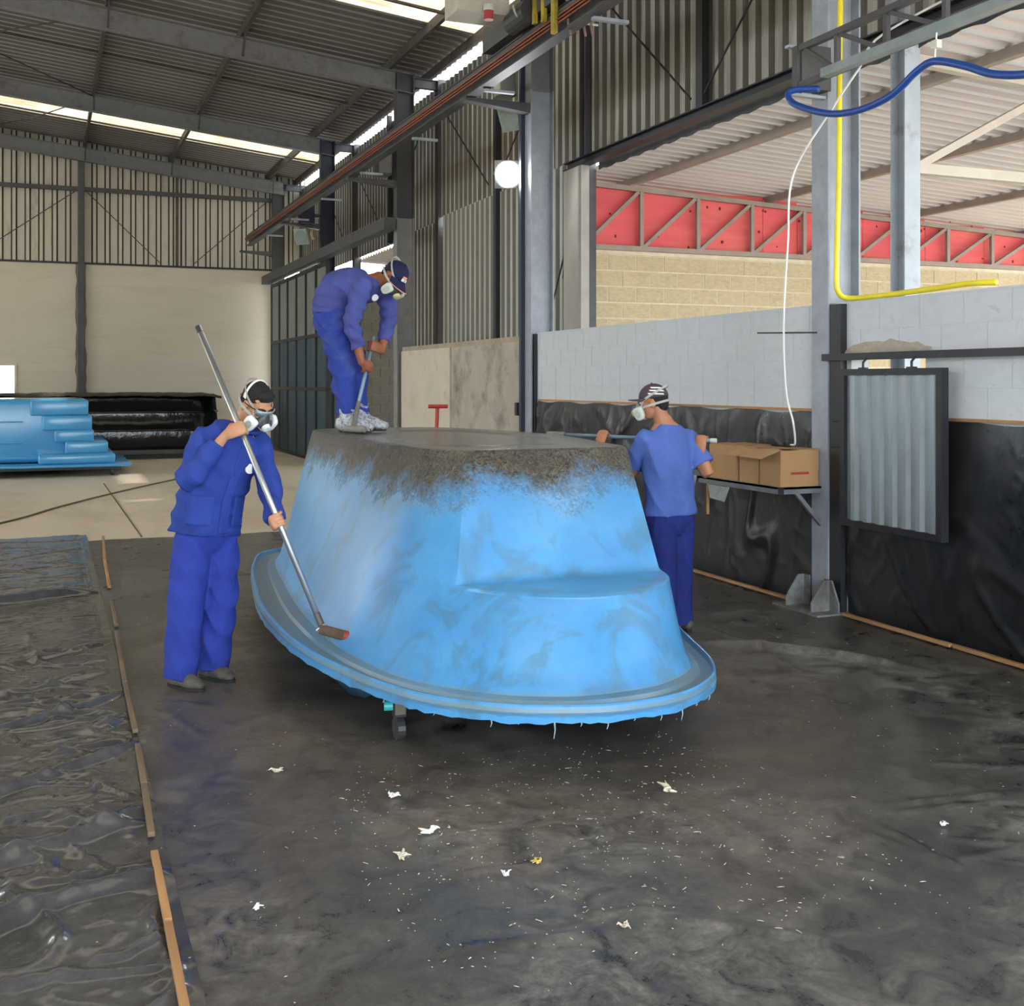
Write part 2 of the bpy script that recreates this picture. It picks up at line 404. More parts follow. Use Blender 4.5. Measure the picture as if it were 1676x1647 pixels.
box('pane', -.59,-.02,.05,.056,.05,.98, GLASS, win); box('pane', .02,.59,.05,.056,.05,.98, GLASS, win)

# ---- right wall
wall_right = tag(empty('wall_right'), 'right side wall of painted blocks below and ribbed steel sheets above', kind='structure')
XF = 5.42                                                      # inner face of the block wall
HY0,HY1,HZ0,HZ1 = 5.92,6.67,.80,1.87                           # hatch opening
for (y0,y1,z0,z1) in ((-5,HY0,0,2.27),(HY1,12.42,0,2.27),(HY0,HY1,0,HZ0),(HY0,HY1,HZ1,2.27)):
    box('masonry_core', XF-.0035,XF+.15,y0,y1,z0,z1, JOINT, wall_right)
blk = None
for r in range(4):
    z0=1.455+r*.2065; yy=4.2+(.1975 if r%2 else 0)
    while yy < 12.36:
        y1=min(yy+.39,12.42)
        if z0+.2 > HZ0 and z0 < HZ1-.02 and y1 > HY0 and yy < HY1:      # keep the hatch open
            if yy < HY0-.05: y1=HY0
            elif y1 > HY1+.05: yy2=HY1; yy,y1=yy2,y1
            else: yy += .395; continue
        if y1-yy > .06:
            if blk is None:
                blk=MB().box(-.006,.03,0,1,0,1).build('block', WHITEBLK, wall_right)
                b=blk
            else:
                b=blk.copy(); link(b, wall_right)
            b.location=(XF+random.uniform(0,.001),yy,z0); b.scale=(1,y1-yy-.0022,.2046)
        yy = (y1 if y1-yy<.38 else yy+.395)
MB().box(XF-.01,XF+.17,-5,12.42,2.27,2.285).build('wall_cap', WHITEBLK, wall_right)
v=[];f=[]                                                      # rough cement patch over the hatch
nn=14
for i in range(nn):
    t=i/(nn-1); y=5.86+.86*t
    lo=1.885; hi=1.93+.05*math.sin(t*3.1)+random.uniform(0,.025)
    v += [(XF-.006,y,lo),(XF-.026,y,(lo+hi)/2),(XF-.006,y,hi)]
    if i: a=3*i-3; f += [(a,a+1,a+4,a+3),(a+1,a+2,a+5,a+4)]
mesh('mortar_patch',v,f,SCUFF,wall_right,smooth=True)
# columns, each an H section
colmesh={}
for i,yb in enumerate(BAYS):
    m=MB(); m.ibeam((5.50,yb,.0),(5.50,yb,ztop(5.5)-.02),.19,.30,.016,up=(1,0,0))
    m.build('column', COLPAINT1 if i<=2 else (COLPAINT if i!=4 else two_tone('column paint navy',4.0,srgb(96,100,104),srgb(40,44,58))), wall_right)
    MB().ibeam((6.14,yb-.02,0),(6.14,yb-.02,ztop(6.1)),.15,.16,.012,up=(0,1,0)).build('outer_post', STEEL_L if i==1 else STEEL_D, wall_right)
for yb in (9.72,15.3,20.9,26.4):
    box('wall_post', 6.02,6.10,yb-.05,yb+.05,4.35 if yb<12 or yb>18 else 2.3,ztop(6.0), STEEL_B, wall_right)
# foot plates of the near column
g=MB()
for yy in (6.80,7.10):
    g.prism([(5.34,yy,0.004),(5.16,yy,0.004),(5.16,yy,.08),(5.27,yy,.24),(5.34,yy,.24)],(0,.014,0))
g.prism([(5.335,6.86,.004),(5.335,6.70,.004),(5.335,6.70,.08),(5.335,6.78,.24),(5.335,6.86,.24)],(-.014,0,0))
g.prism([(5.335,7.04,.004),(5.335,7.20,.004),(5.335,7.20,.08),(5.335,7.12,.24),(5.335,7.04,.24)],(-.014,0,0))
g.box(5.12,5.62,6.68,7.22,.002,.016)
g.build('foot_gusset', M('scabby grey steel',srgb(120,122,122),.7,.0,.3,18,dirt=srgb(70,60,50),dirt_amt=.5,bump=.4,bscale=50), wall_right)
# upper sheets
XS=6.16
yy=-5.0
while yy < 29.3:
    z0 = 4.40 if yy < 12.3 else (4.46 if yy < 18.0 else 4.34)
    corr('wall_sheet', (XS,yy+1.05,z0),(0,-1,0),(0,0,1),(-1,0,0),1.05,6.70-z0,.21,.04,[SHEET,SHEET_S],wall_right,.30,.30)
    yy += 1.05
yy=18.3
while yy < 20.0:
    corr('wall_sheet', (XS-.03,yy+.84,2.1),(0,-1,0),(0,0,1),(-1,0,0),.84,2.30,.21,.045,[SHEET,SHEET_S],wall_right,.34,.38)
    yy += .84
yy=12.86
while yy < 17.9:
    corr('wall_sheet', (XS-.03,yy+.84,2.1),(0,-1,0),(0,0,1),(-1,0,0),.84,2.36,.21,.045,[SHEET_L,SHEET_LS],wall_right,.34,.38)
    yy += .84
box('pillar', 5.96,6.07,12.30,12.80,0,4.33, CEMENT, wall_right)
MB().ibeam((6.02,12.8,4.37),(6.02,-5,4.37),.14,.10,.014).build('lintel_beam', STEEL_B, wall_right)
# scalloped dark flashing hung under the lintel
v=[];f=[]
n=150
for i in range(n+1):
    y=12.3-i*(17.0/n); z=4.272+.012*math.sin(i*math.pi*.62)
    v += [(6.20,y,4.40),(6.20,y,z)]
    if i: f.append((2*i-2,2*i-1,2*i+1,2*i))
mesh('flashing',v,f,M('dark flashing',srgb(58,60,66),.4,.2,.2,5,dirt=srgb(96,90,84),dirt_amt=.3),wall_right)
# bracing rods on the upper wall
for p,q in (((12.3,6.6),(9.85,4.55)),((7.1,6.6),(9.6,4.55)),((18.0,6.5),(15.5,4.6)),((12.6,6.5),(15.1,4.6)),((23.6,6.4),(21.0,4.5)),((18.3,6.4),(20.8,4.5)),((24.0,4.6),(26.3,6.4)),((12.9,3.0),(12.55,4.2)),((13.4,2.4),(12.8,3.4))):
    MB().tube([(6.0,p[0],p[1]),(6.0,q[0],q[1])],.012,6).build('brace_rod', STEEL_B, wall_right)
# bay between second and third column: rendered dado with a pale board and a ledge
box('render', XF+.02,XF+.18,12.62,15.55,0,2.20, BOARD2, wall_right)
box('board', XF+.0,XF+.16,15.56,18.0,0,2.20, BOARD, wall_right)
box('ledge', XF+.02,6.1,12.62,18.0,2.20,2.27, M('dusty ledge',srgb(160,148,128),.9), wall_right)
box('socket_box', XF-.03,XF+.02,12.95,13.02,1.28,1.44, STEEL_B, wall_right)
# dark strips beside the columns
box('column_strip', 5.36,5.42,6.72,6.845,0,2.27, STEEL_B, wall_right)
box('column_strip', 5.38,5.42,12.36,12.42,0,2.27, STEEL_B, wall_right)
MB().box(5.30,5.36,12.60,12.66,0,6.6).build('column_strip', NAVYP, wall_right)

# ---- bay with the open gate, and the yard wall seen through it
box('lintel_beam', 5.10,5.30,17.9,29.3,4.20,4.40, STEEL_D, wall_right)
door = tag(empty('door_1',(5.30,22.7,0)), 'tall sliding gate of ribbed teal sheets in a dark frame', kind='structure')
for k in range(6):
    y0=.02+k*1.02
    corr('gate_panel',(0,y0+.98,.05),(0,-1,0),(0,0,1),(-1,0,0),.98,2.62,.098,.02,[TEAL,TEAL_S],door,.4,.3)
    corr('gate_panel',(0,y0+.98,2.72),(0,-1,0),(0,0,1),(-1,0,0),.98,1.45,.098,.02,[TEAL_T,SHEET_LS],door,.4,.3)
    box('gate_stile',-.05,.02,y0-.03,y0+.02,0.02,4.17,STEEL_B,door)
for z in (.045,1.55,2.69,4.12): box('gate_rail',-.05,.02,0,6.14,z-.042,z+.03,STEEL_B,door)
box('gate_stile',-.05,.02,6.12,6.17,.02,4.17,STEEL_B,door)
MB().bar((-.02,-.25,1.55),(-.02,.0,1.55),.03,.03).build('gate_bolt',STEEL_B,door)

# ---- neighbouring shed
wall_shed = tag(empty('wall_shed'), 'raw block wall of the neighbouring shed topped by red boards', kind='structure')
YN=12.62
box('mortar_bed', 6.07,17.0,YN+.008,YN+.18,0,3.30, MORTAR, wall_shed)
b0=None
for r in range(7):
    z0=1.905+r*.2; x=6.10-(.2 if r%2 else 0)
    while x < 15.5:
        xa=max(x,6.08); xb=x+.385
        if xb-xa > .08:
            if b0 is None: b0=MB().box(0,1,.002,.05,0,1).build('block', BLOCK, wall_shed, ); b=b0
            else: b=b0.copy(); link(b, wall_shed)
            b.location=(xa,YN+random.uniform(-.003,.003),z0); b.scale=(xb-xa,1,.183)
        x += .40
box('wall_cap', 6.07,17,YN-.02,YN+.18,3.30,3.345, MORTAR, wall_shed)
x=6.07
for w in (2.74,.55,1.1,1.1,1.1,1.1,2.0):
    p=box('plywood_panel', x,x+w-.008,YN+.02,YN+.04,3.345,4.28-.05*(x+w-6.2), REDPLY, wall_shed)
    x+=w
rk=random.Random(5)
for k in range(40):
    xx=6.5+rk.random()*8; zz=3.4+rk.random()*.6
    MB().ball((xx,YN+.02,zz),(.012+.012*rk.random(),.006,.010+.014*rk.random()),8,5).build('knot',KNOT,wall_shed,True)
def truss(yt, x0, x1, zb, mat, top, parent, n, flip=False, s=.06):
    MB().bar((x0,yt,zb),(x1,yt,zb),s,s).build('bottom_chord',mat,parent)
    MB().bar((x0,yt,top(x0)),(x1,yt,top(x1)),s,s).build('top_chord',mat,parent)
    st=(x1-x0)/n
    for i in range(n):
        a=x0+i*st
        MB().bar((a+st,yt,zb),(a+st,yt,top(a+st)),s*.85,s*.85,(0,1,0)).build('web_post',mat,parent)
        MB().bar((a+.03,yt,zb+.02),(a+st-.04,yt,top(a+st)-.03),s*.75,s*.75,(0,1,0)).build('web_diagonal',mat,parent)
truss_top=lambda x: 4.15-.042*(x-6.2)
truss(YN-.06,6.10,15.2,3.375,TRUSS,truss_top,wall_shed,11)
ceiling_shed = tag(empty('ceiling_shed'), 'white ribbed roof of the neighbouring shed', kind='structure')
def zn(x): return 4.30-.05*(x-6.2)
yy=2.0
while yy < 23.9:
    d=Vector((10.6,0,zn(16.8)-zn(6.2))); L=d.length; d.normalize()
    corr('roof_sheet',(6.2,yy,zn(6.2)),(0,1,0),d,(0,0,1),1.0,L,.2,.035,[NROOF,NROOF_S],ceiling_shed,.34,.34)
    yy+=1.0
for x in (6.85,8.88,11.1,13.4):
    box('purlin',x-.04,x+.04,2.0,23.6,zn(x)-.085,zn(x)-.003,TRUSS,ceiling_shed)
for yt in (6.95,2.2,18.1):
    truss(yt,6.24,15.2,3.36,TRUSS_L,lambda x: 4.21-.05*(x-6.2),ceiling_shed,6,s=.08)
box('floor_shed', 5.6,22,-5,26,-.22,-.02, FLOORN); tag(bpy.data.objects['floor_shed'],'ground of the neighbouring shed',kind='structure')
# far block wall seen through the open gate
wall_yard = tag(empty('wall_yard'),'grey block wall standing beyond the open gate',kind='structure')
box('mortar_bed',5.75,12,24.02,24.2,0,3.95,GREYMOR,wall_yard)
b1=None
for r in range(19):
    z0=.01+r*.2; x=5.76-(.2 if r%2 else 0)
    while x<7.6:
        xa=max(x,5.76); xb=x+.388
        if xb-xa>.08:
            if b1 is None: b1=MB().box(0,1,-.012,.05,0,1).build('block',GREYBLK,wall_yard); b=b1
            else: b=b1.copy(); link(b,wall_yard)
            b.location=(xa,24.01+random.uniform(-.004,.004),z0); b.scale=(xb-xa,1,.188)
        x+=.4

# ---- unseen sides of the hall, gateways and front opening sized to steer the daylight
wall_left = tag(empty('wall_left'),'unseen left side wall of the hall with gateways added for daylight',kind='structure')
for (y0,y1,z0,z1) in ((-5,7,0,5.7),(11,18,0,5.7),(23,29.5,0,5.7),(7,11,4.4,5.7),(18,23,4.4,5.7)):
    box('plaster',-16.1,-15.9,y0,y1,z0,z1,PLASTER,wall_left)
wall_front = tag(empty('wall_front'),'unseen front wall of the hall around a gateway sized for daylight',kind='structure')
box('plaster',-16,5.6,-5.2,-5.0,5.0,8.2,PLASTER,wall_front); box('plaster',-16,-5.5,-5.2,-5.0,0,5.0,PLASTER,wall_front)
box('wall_light_baffle',16.9,17.1,-5,26,-.2,1.6,PLASTER); tag(bpy.data.objects['wall_light_baffle'],'low unseen wall added to limit daylight in the neighbouring shed',kind='structure')  # unseen wall added to hold back daylight under the shed roof
g_=mesh('ground',[(-120,-120,-.25),(120,-120,-.25),(120,120,-.25),(-120,120,-.25)],[(0,1,2,3)],FLOORN); tag(g_,'open yard ground around the hall',kind='structure')

# ================================================================== PLASTIC SHEETING
def tarp_mat(name, base, dirt, damt, rough, bump, stretch=(1,1,1), dscale=2.5, specks=True, rd=.4, lo=.30, hi=.64):
    m=bpy.data.materials.new(name); m.use_nodes=True; nt=m.node_tree; b=nt.nodes['Principled BSDF']
    tc=node(nt,'ShaderNodeTexCoord'); mp=node(nt,'ShaderNodeMapping'); mp.inputs['Scale'].default_value=stretch
    nt.links.new(tc.outputs['Object'],mp.inputs[0])
    n1=node(nt,'ShaderNodeTexNoise',Scale=dscale,Detail=9.,Roughness=.72,Distortion=.6); nt.links.new(mp.outputs[0],n1.inputs['Vector'])
    n2=node(nt,'ShaderNodeTexNoise',Scale=dscale*7,Detail=8.,Roughness=.75); nt.links.new(mp.outputs[0],n2.inputs['Vector'])
    big=node(nt,'ShaderNodeTexNoise',Scale=.55,Detail=3.); nt.links.new(mp.outputs[0],big.inputs['Vector'])
    mul=node(nt,'ShaderNodeMath',operation='MULTIPLY'); nt.links.new(n1.outputs['Fac'],mul.inputs[0]); nt.links.new(n2.outputs['Fac'],mul.inputs[1])
    ad=node(nt,'ShaderNodeMath',operation='MULTIPLY_ADD'); ad.inputs[1].default_value=.35; nt.links.new(big.outputs['Fac'],ad.inputs[0]); nt.links.new(mul.outputs[0],ad.inputs[2])
    mr=node(nt,'ShaderNodeMapRange'); mr.inputs[1].default_value=lo; mr.inputs[2].default_value=hi; mr.inputs[4].default_value=damt
    nt.links.new(ad.outputs[0],mr.inputs[0])
    mx=node(nt,'ShaderNodeMix',data_type='RGBA'); mx.inputs['A'].default_value=(*base,1); mx.inputs['B'].default_value=(*dirt,1); nt.links.new(mr.outputs[0],mx.inputs['Factor'])
    out=mx.outputs['Result']
    if specks:
        vo=node(nt,'ShaderNodeTexVoronoi',Scale=9.); nt.links.new(mp.outputs[0],vo.inputs['Vector'])
        lt=node(nt,'ShaderNodeMath',operation='LESS_THAN'); lt.inputs[1].default_value=.035; nt.links.new(vo.outputs['Distance'],lt.inputs[0])
        m2=node(nt,'ShaderNodeMix',data_type='RGBA'); m2.inputs['B'].default_value=(.5,.47,.42,1); nt.links.new(lt.outputs[0],m2.inputs['Factor']); nt.links.new(out,m2.inputs['A']); out=m2.outputs['Result']
    nt.links.new(out,b.inputs['Base Color'])
    rr=node(nt,'ShaderNodeMapRange'); rr.inputs[1].default_value=0; rr.inputs[2].default_value=max(damt,.01); rr.inputs[3].default_value=rough; rr.inputs[4].default_value=min(1,rough+rd)
    nt.links.new(mr.outputs[0],rr.inputs[0]); nt.links.new(rr.outputs[0],b.inputs['Roughness'])
    nb=node(nt,'ShaderNodeTexNoise',Scale=14.,Detail=4.,Roughness=.5,Distortion=1.5); nt.links.new(mp.outputs[0],nb.inputs['Vector'])
    bp=node(nt,'ShaderNodeBump',Strength=bump,Distance=.03); nt.links.new(nb.outputs['Fac'],bp.inputs['Height']); nt.links.new(bp.outputs[0],b.inputs['Normal'])
    return m
def floor_tarp():
    m=bpy.data.materials.new('dusty black floor sheet'); m.use_nodes=True; nt=m.node_tree; b=nt.nodes['Principled BSDF']
    tc=node(nt,'ShaderNodeTexCoord'); L=nt.links.new
    def noise_(sc,d,r,dist,lo,hi,a=0.,z=1.):
        n=node(nt,'ShaderNodeTexNoise',Scale=sc,Detail=d,Roughness=r,Distortion=dist); L(tc.outputs['Object'],n.inputs['Vector'])
        q=node(nt,'ShaderNodeMapRange'); q.inputs[1].default_value=lo; q.inputs[2].default_value=hi; q.inputs[3].default_value=a; q.inputs[4].default_value=z; L(n.outputs['Fac'],q.inputs[0]); return q.outputs[0]
    def math_(op,x,y):
        n=node(nt,'ShaderNodeMath',operation=op)
        for i,v in enumerate((x,y)):
            if isinstance(v,(int,float)): n.inputs[i].default_value=v
            else: L(v,n.inputs[i])
        return n.outputs[0]
    big=noise_(.8,4.,.55,.4,.38,.62,.25,1.); mid=noise_(5.5,10.,.76,.8,.37,.65); fine=noise_(34.,6.,.8,.3,.36,.68,.35,1.)
    dust=math_('MULTIPLY',math_('MULTIPLY',big,mid),fine)
    # brown resin dust trodden around the mold
    mp=node(nt,'ShaderNodeMapping'); mp.inputs['Location'].default_value=(-2.3,-6.4,0); L(tc.outputs['Object'],mp.inputs[0])
    m2=node(nt,'ShaderNodeMapping'); m2.inputs['Scale'].default_value=(.62,.40,0); L(mp.outputs[0],m2.inputs[0])
    ln=node(nt,'ShaderNodeVectorMath',operation='LENGTH'); L(m2.outputs[0],ln.inputs[0])
    rg=node(nt,'ShaderNodeMapRange'); rg.inputs[1].default_value=1.45; rg.inputs[2].default_value=.90; L(ln.outputs['Value'],rg.inputs[0])
    ri=node(nt,'ShaderNodeMapRange'); ri.inputs[1].default_value=.50; ri.inputs[2].default_value=.80; L(ln.outputs['Value'],ri.inputs[0])  # dust fades out under the mold, so darker colour deepens its shadow
    rgo=math_('MULTIPLY',rg.outputs[0],ri.outputs[0])
    br=math_('MULTIPLY',math_('MULTIPLY',rgo,noise_(2.2,9.,.75,.6,.28,.64)),noise_(22.,8.,.8,.4,.36,.62,.45,1.))
    c1=node(nt,'ShaderNodeMix',data_type='RGBA'); c1.inputs['A'].default_value=(*srgb(44,45,48),1); c1.inputs['B'].default_value=(*srgb(150,146,140),1); L(dust,c1.inputs['Factor'])
    c2=node(nt,'ShaderNodeMix',data_type='RGBA'); c2.inputs['B'].default_value=(*srgb(112,100,86),1); L(c1.outputs['Result'],c2.inputs['A']); L(math_('MULTIPLY',br,.85),c2.inputs['Factor'])
    L(c2.outputs['Result'],b.inputs['Base Color'])
    tot=math_('MAXIMUM',dust,br)
    rr=node(nt,'ShaderNodeMapRange'); rr.inputs[2].default_value=.8; rr.inputs[3].default_value=.25; rr.inputs[4].default_value=.72; L(tot,rr.inputs[0]); L(rr.outputs[0],b.inputs['Roughness'])
    nb=node(nt,'ShaderNodeTexNoise',Scale=9.,Detail=5.,Roughness=.55,Distortion=1.2); L(tc.outputs['Object'],nb.inputs['Vector'])
    bp=node(nt,'ShaderNodeBump',Strength=.10,Distance=.03); L(nb.outputs['Fac'],bp.inputs['Height']); L(bp.outputs[0],b.inputs['Normal'])
    return m
TARP_F = floor_tarp()
TARP_L = tarp_mat('black floor sheet', srgb(62,63,66), srgb(128,127,126), .4, .13, .015, dscale=2.2, rd=.10)
TARP_W = tarp_mat('black wall sheet', srgb(20,21,24), srgb(58,58,60), .4, .24, .05, dscale=2.5, specks=False)

def ridge(x,y,s,seed):
    a=mnoise.noise(Vector((x*s+seed,y*s,seed*1.7))); w=mnoise.noise(Vector((x*s*2.3,y*s*2.3+seed,seed)))*.25
    return max(0.,1-abs(a+w)*7)
def crs(x,y,s,seed):
    a=mnoise.noise(Vector((x*s+seed,y*s,seed*1.7)))+.2*mnoise.noise(Vector((x*s*2.7,y*s*2.7+seed,seed)))
    g=max(0.,mnoise.noise(Vector((x*s*.6-seed,y*s*.6,seed*.7)))+.25)
    return max(0.,1-abs(a)*9)**1.3*min(1,g*2.2)
def sheet_grid(name,x0,x1,y0,y1,st,hf,mat,edge=None):
    nx=int((x1-x0)/st)+1; ny=int((y1-y0)/st)+1; v=[];f=[]
    for j in range(ny):
        for i in range(nx):
            x=x0+i*(x1-x0)/(nx-1); y=y0+j*(y1-y0)/(ny-1)
            if edge: y=edge(x,y,y0,y1)
            v.append((x,y,hf(x,y)))
    for j in range(ny-1):
        for i in range(nx-1): a=j*nx+i; f.append((a,a+1,a+nx+1,a+nx))
    return mesh(name,v,f,mat,smooth=True)
def far_edge(x,y,y0,y1):
    t=(y-y0)/(y1-y0); return y+t**6*(.16*mnoise.noise(Vector((x*.9,3.1,0)))+.05*mnoise.noise(Vector((x*4,1.1,0))))
def hl(x,y):
    g=.25+.75*max(0,min(1,(9.5-y)/3)); e=max(0,min(1,(.40-x)/.1))
    c1,s1=math.cos(.9),math.sin(.9); xr,yr=x*c1-y*s1,(x*s1+y*c1)*.35
    h=.004+.040*crs(xr,yr,1.5,3.3)*g+.030*crs(x*.6,y,2.0,8.1)*g+.024*crs(yr*2,xr*.6,3.0,1.4)*g+.014*crs(x,y,4.0,2.4)*g+.005*crs(x,y,9.,5.4)
    h+=.006*(mnoise.noise(Vector((x*1.3,y*1.3,4.)))+.6)
    fold=math.exp(-((y-(9.62+.25*(x-.3)))/.06)**2)*max(0,min(1,(.45-x)*3))*.07
    z=h*(.3+.7*e)+fold
    return max(z,hm(x,y)+.004) if x>.33 else z
WRINK=((3.95,6.35,4.75,5.35),(3.07,3.62,3.84,3.50),(3.04,3.54,3.66,3.45),(2.83,3.44,2.95,3.02),(2.93,3.47,2.94,3.05),(3.05,3.28,3.49,2.98),(2.93,3.10,3.48,3.09),(1.82,3.11,2.23,2.77),(1.50,2.73,1.67,2.72),(4.19,6.84,4.20,5.73),(1.05,3.19,1.66,3.09),(1.25,3.67,1.69,3.62),(1.47,3.24,1.86,3.18),(.55,6.07,.71,5.47),(.64,6.21,.79,6.03),(1.65,2.96,1.64,2.78),(1.70,2.96,1.70,2.72),(1.71,4.41,1.70,3.99),(3.58,3.97,4.2,3.6),(.9,8.3,1.1,10.4),(2.2,10.4,4.4,11.2),(1.7,10.0,1.0,11.6),(.6,10.2,2.4,10.0))
def hm(x,y):
    h=.003+.0022*ridge(x,y,.7,5.5)+.0015*ridge(x,y,2.2,9.1)+.003*(mnoise.noise(Vector((x*.8,y*.8,7.)))+.5)
    for i_,(ax,ay,bx,by) in enumerate(WRINK):
        w,a=(.05,.05) if i_==0 else (.016,.012)
        dx=bx-ax;dy=by-ay; L=math.hypot(dx,dy); t=((x-ax)*dx+(y-ay)*dy)/(L*L); dd=abs((x-ax)*dy-(y-ay)*dx)/L
        if -.1<t<1.1 and dd<.3: h+=a*math.exp(-(dd/w)**2)*max(0,1-abs(2*t-1)**3)
    return h
tag(sheet_grid('plastic_sheet',.36,5.40,2.3,12.85,.023,hm,TARP_F,far_edge),'dusty black plastic floor sheet spread under the big blue mold','plastic sheet')
tag(sheet_grid('plastic_sheet',-1.6,.40,2.4,13.35,.016,hl,TARP_L,far_edge),'glossy crumpled black plastic floor sheet left of the wooden battens','plastic sheet')

# wooden battens nailed along the seam of the two floor sheets
for i,(y0,y1,x0,x1,dk) in enumerate(((2.5,3.62,.333,.345,0),(3.64,4.19,.346,.352,0),(4.36,4.90,.356,.372,1),(4.92,5.46,.372,.386,1),(5.68,6.6,.390,.40,1),(6.62,8.0,.40,.43,1),(8.2,9.1,.44,.455,1),(9.75,11.3,.47,.50,0),(11.35,12.95,.505,.56,0))):
    b=MB().bar((x0,y0,.030),(x1,y1,.030),.026,.02).build('wood_batten', WOODG if dk else WOODB, bevel=.003)
    ords=['nearest','second','third','fourth','fifth','sixth','seventh','eighth','farthest'][i]
    tag(b,'thin wooden batten on the floor sheet seam, %s from the camera'%ords,'batten','battens along the floor seam')
for i,(y0,y1) in enumerate(((3.5,5.55),(5.57,6.62),(7.25,9.0),(9.05,10.9))):
    b=MB().bar((5.30,y0,.026),(5.31,y1,.026),.035,.022).build('wood_batten', WOODB, bevel=.003)
    tag(b,['thin wooden batten at the foot of the wall below the steel shutter, right end','short wooden batten at the foot of the wall beside the near column','thin wooden batten on the floor below the cardboard boxes','thin wooden batten on the floor behind the standing worker on the right'][i],'batten','battens along the wall foot')

# black sheets hung on the block wall
def hung(name,y0,y1,ztop_,seed,label):
    st=.024; ny=int((y1-y0)/st)+1; nz=int(ztop_/st)+1; v=[];f=[]
    for j in range(nz):
        for i in range(ny):
            y=y0+i*(y1-y0)/(ny-1); z=.012+j*(ztop_-.012)/(nz-1); t=j/(nz-1)
            free=math.sin(min(1,(1-t)*6)*math.pi/2)*math.sin(min(1,t*5+.3)*math.pi/2)
            h=.040*crs(y*.9+z*.5,z*.5,1.5,seed)+.035*crs(y*.8-z*.8,z*.45,1.3,seed+4)+.018*crs(y*1.2+z*.2,z*.3,2.8,seed+9)+.02*(mnoise.noise(Vector((y*1.4+z*.5,z*.7,seed)))+.5)+.008*crs(y,z,4.,seed+2)
            v.append((XF-.008-h*free,y,z+(.012*math.sin(y*7+seed) if j==nz-1 else 0)))
    for j in range(nz-1):
        for i in range(ny-1): a=j*ny+i; f.append((a,a+1,a+ny+1,a+ny))
    return tag(mesh(name,v,f,TARP_W,smooth=True),label,'plastic sheet')
hung('plastic_curtain',7.06,12.34,1.47,2.2,'black plastic sheet hung on the wall behind the shelf of boxes')
hung('plastic_curtain',2.0,6.70,1.44,6.1,'black plastic sheet hung on the wall under the steel shutter')
tag(MB().bar((XF-.018,7.08,1.485),(XF-.018,12.3,1.485),.02,.022,(1,0,0)).build('top_batten',WOODB),'thin wooden strip holding the top of the black wall sheet behind the boxes','batten')
tag(MB().bar((XF-.018,2.2,1.455),(XF-.018,5.75,1.455),.02,.026,(1,0,0)).build('top_batten',WOODB),'thin wooden strip holding the top of the black sheet right of the shutter','batten')

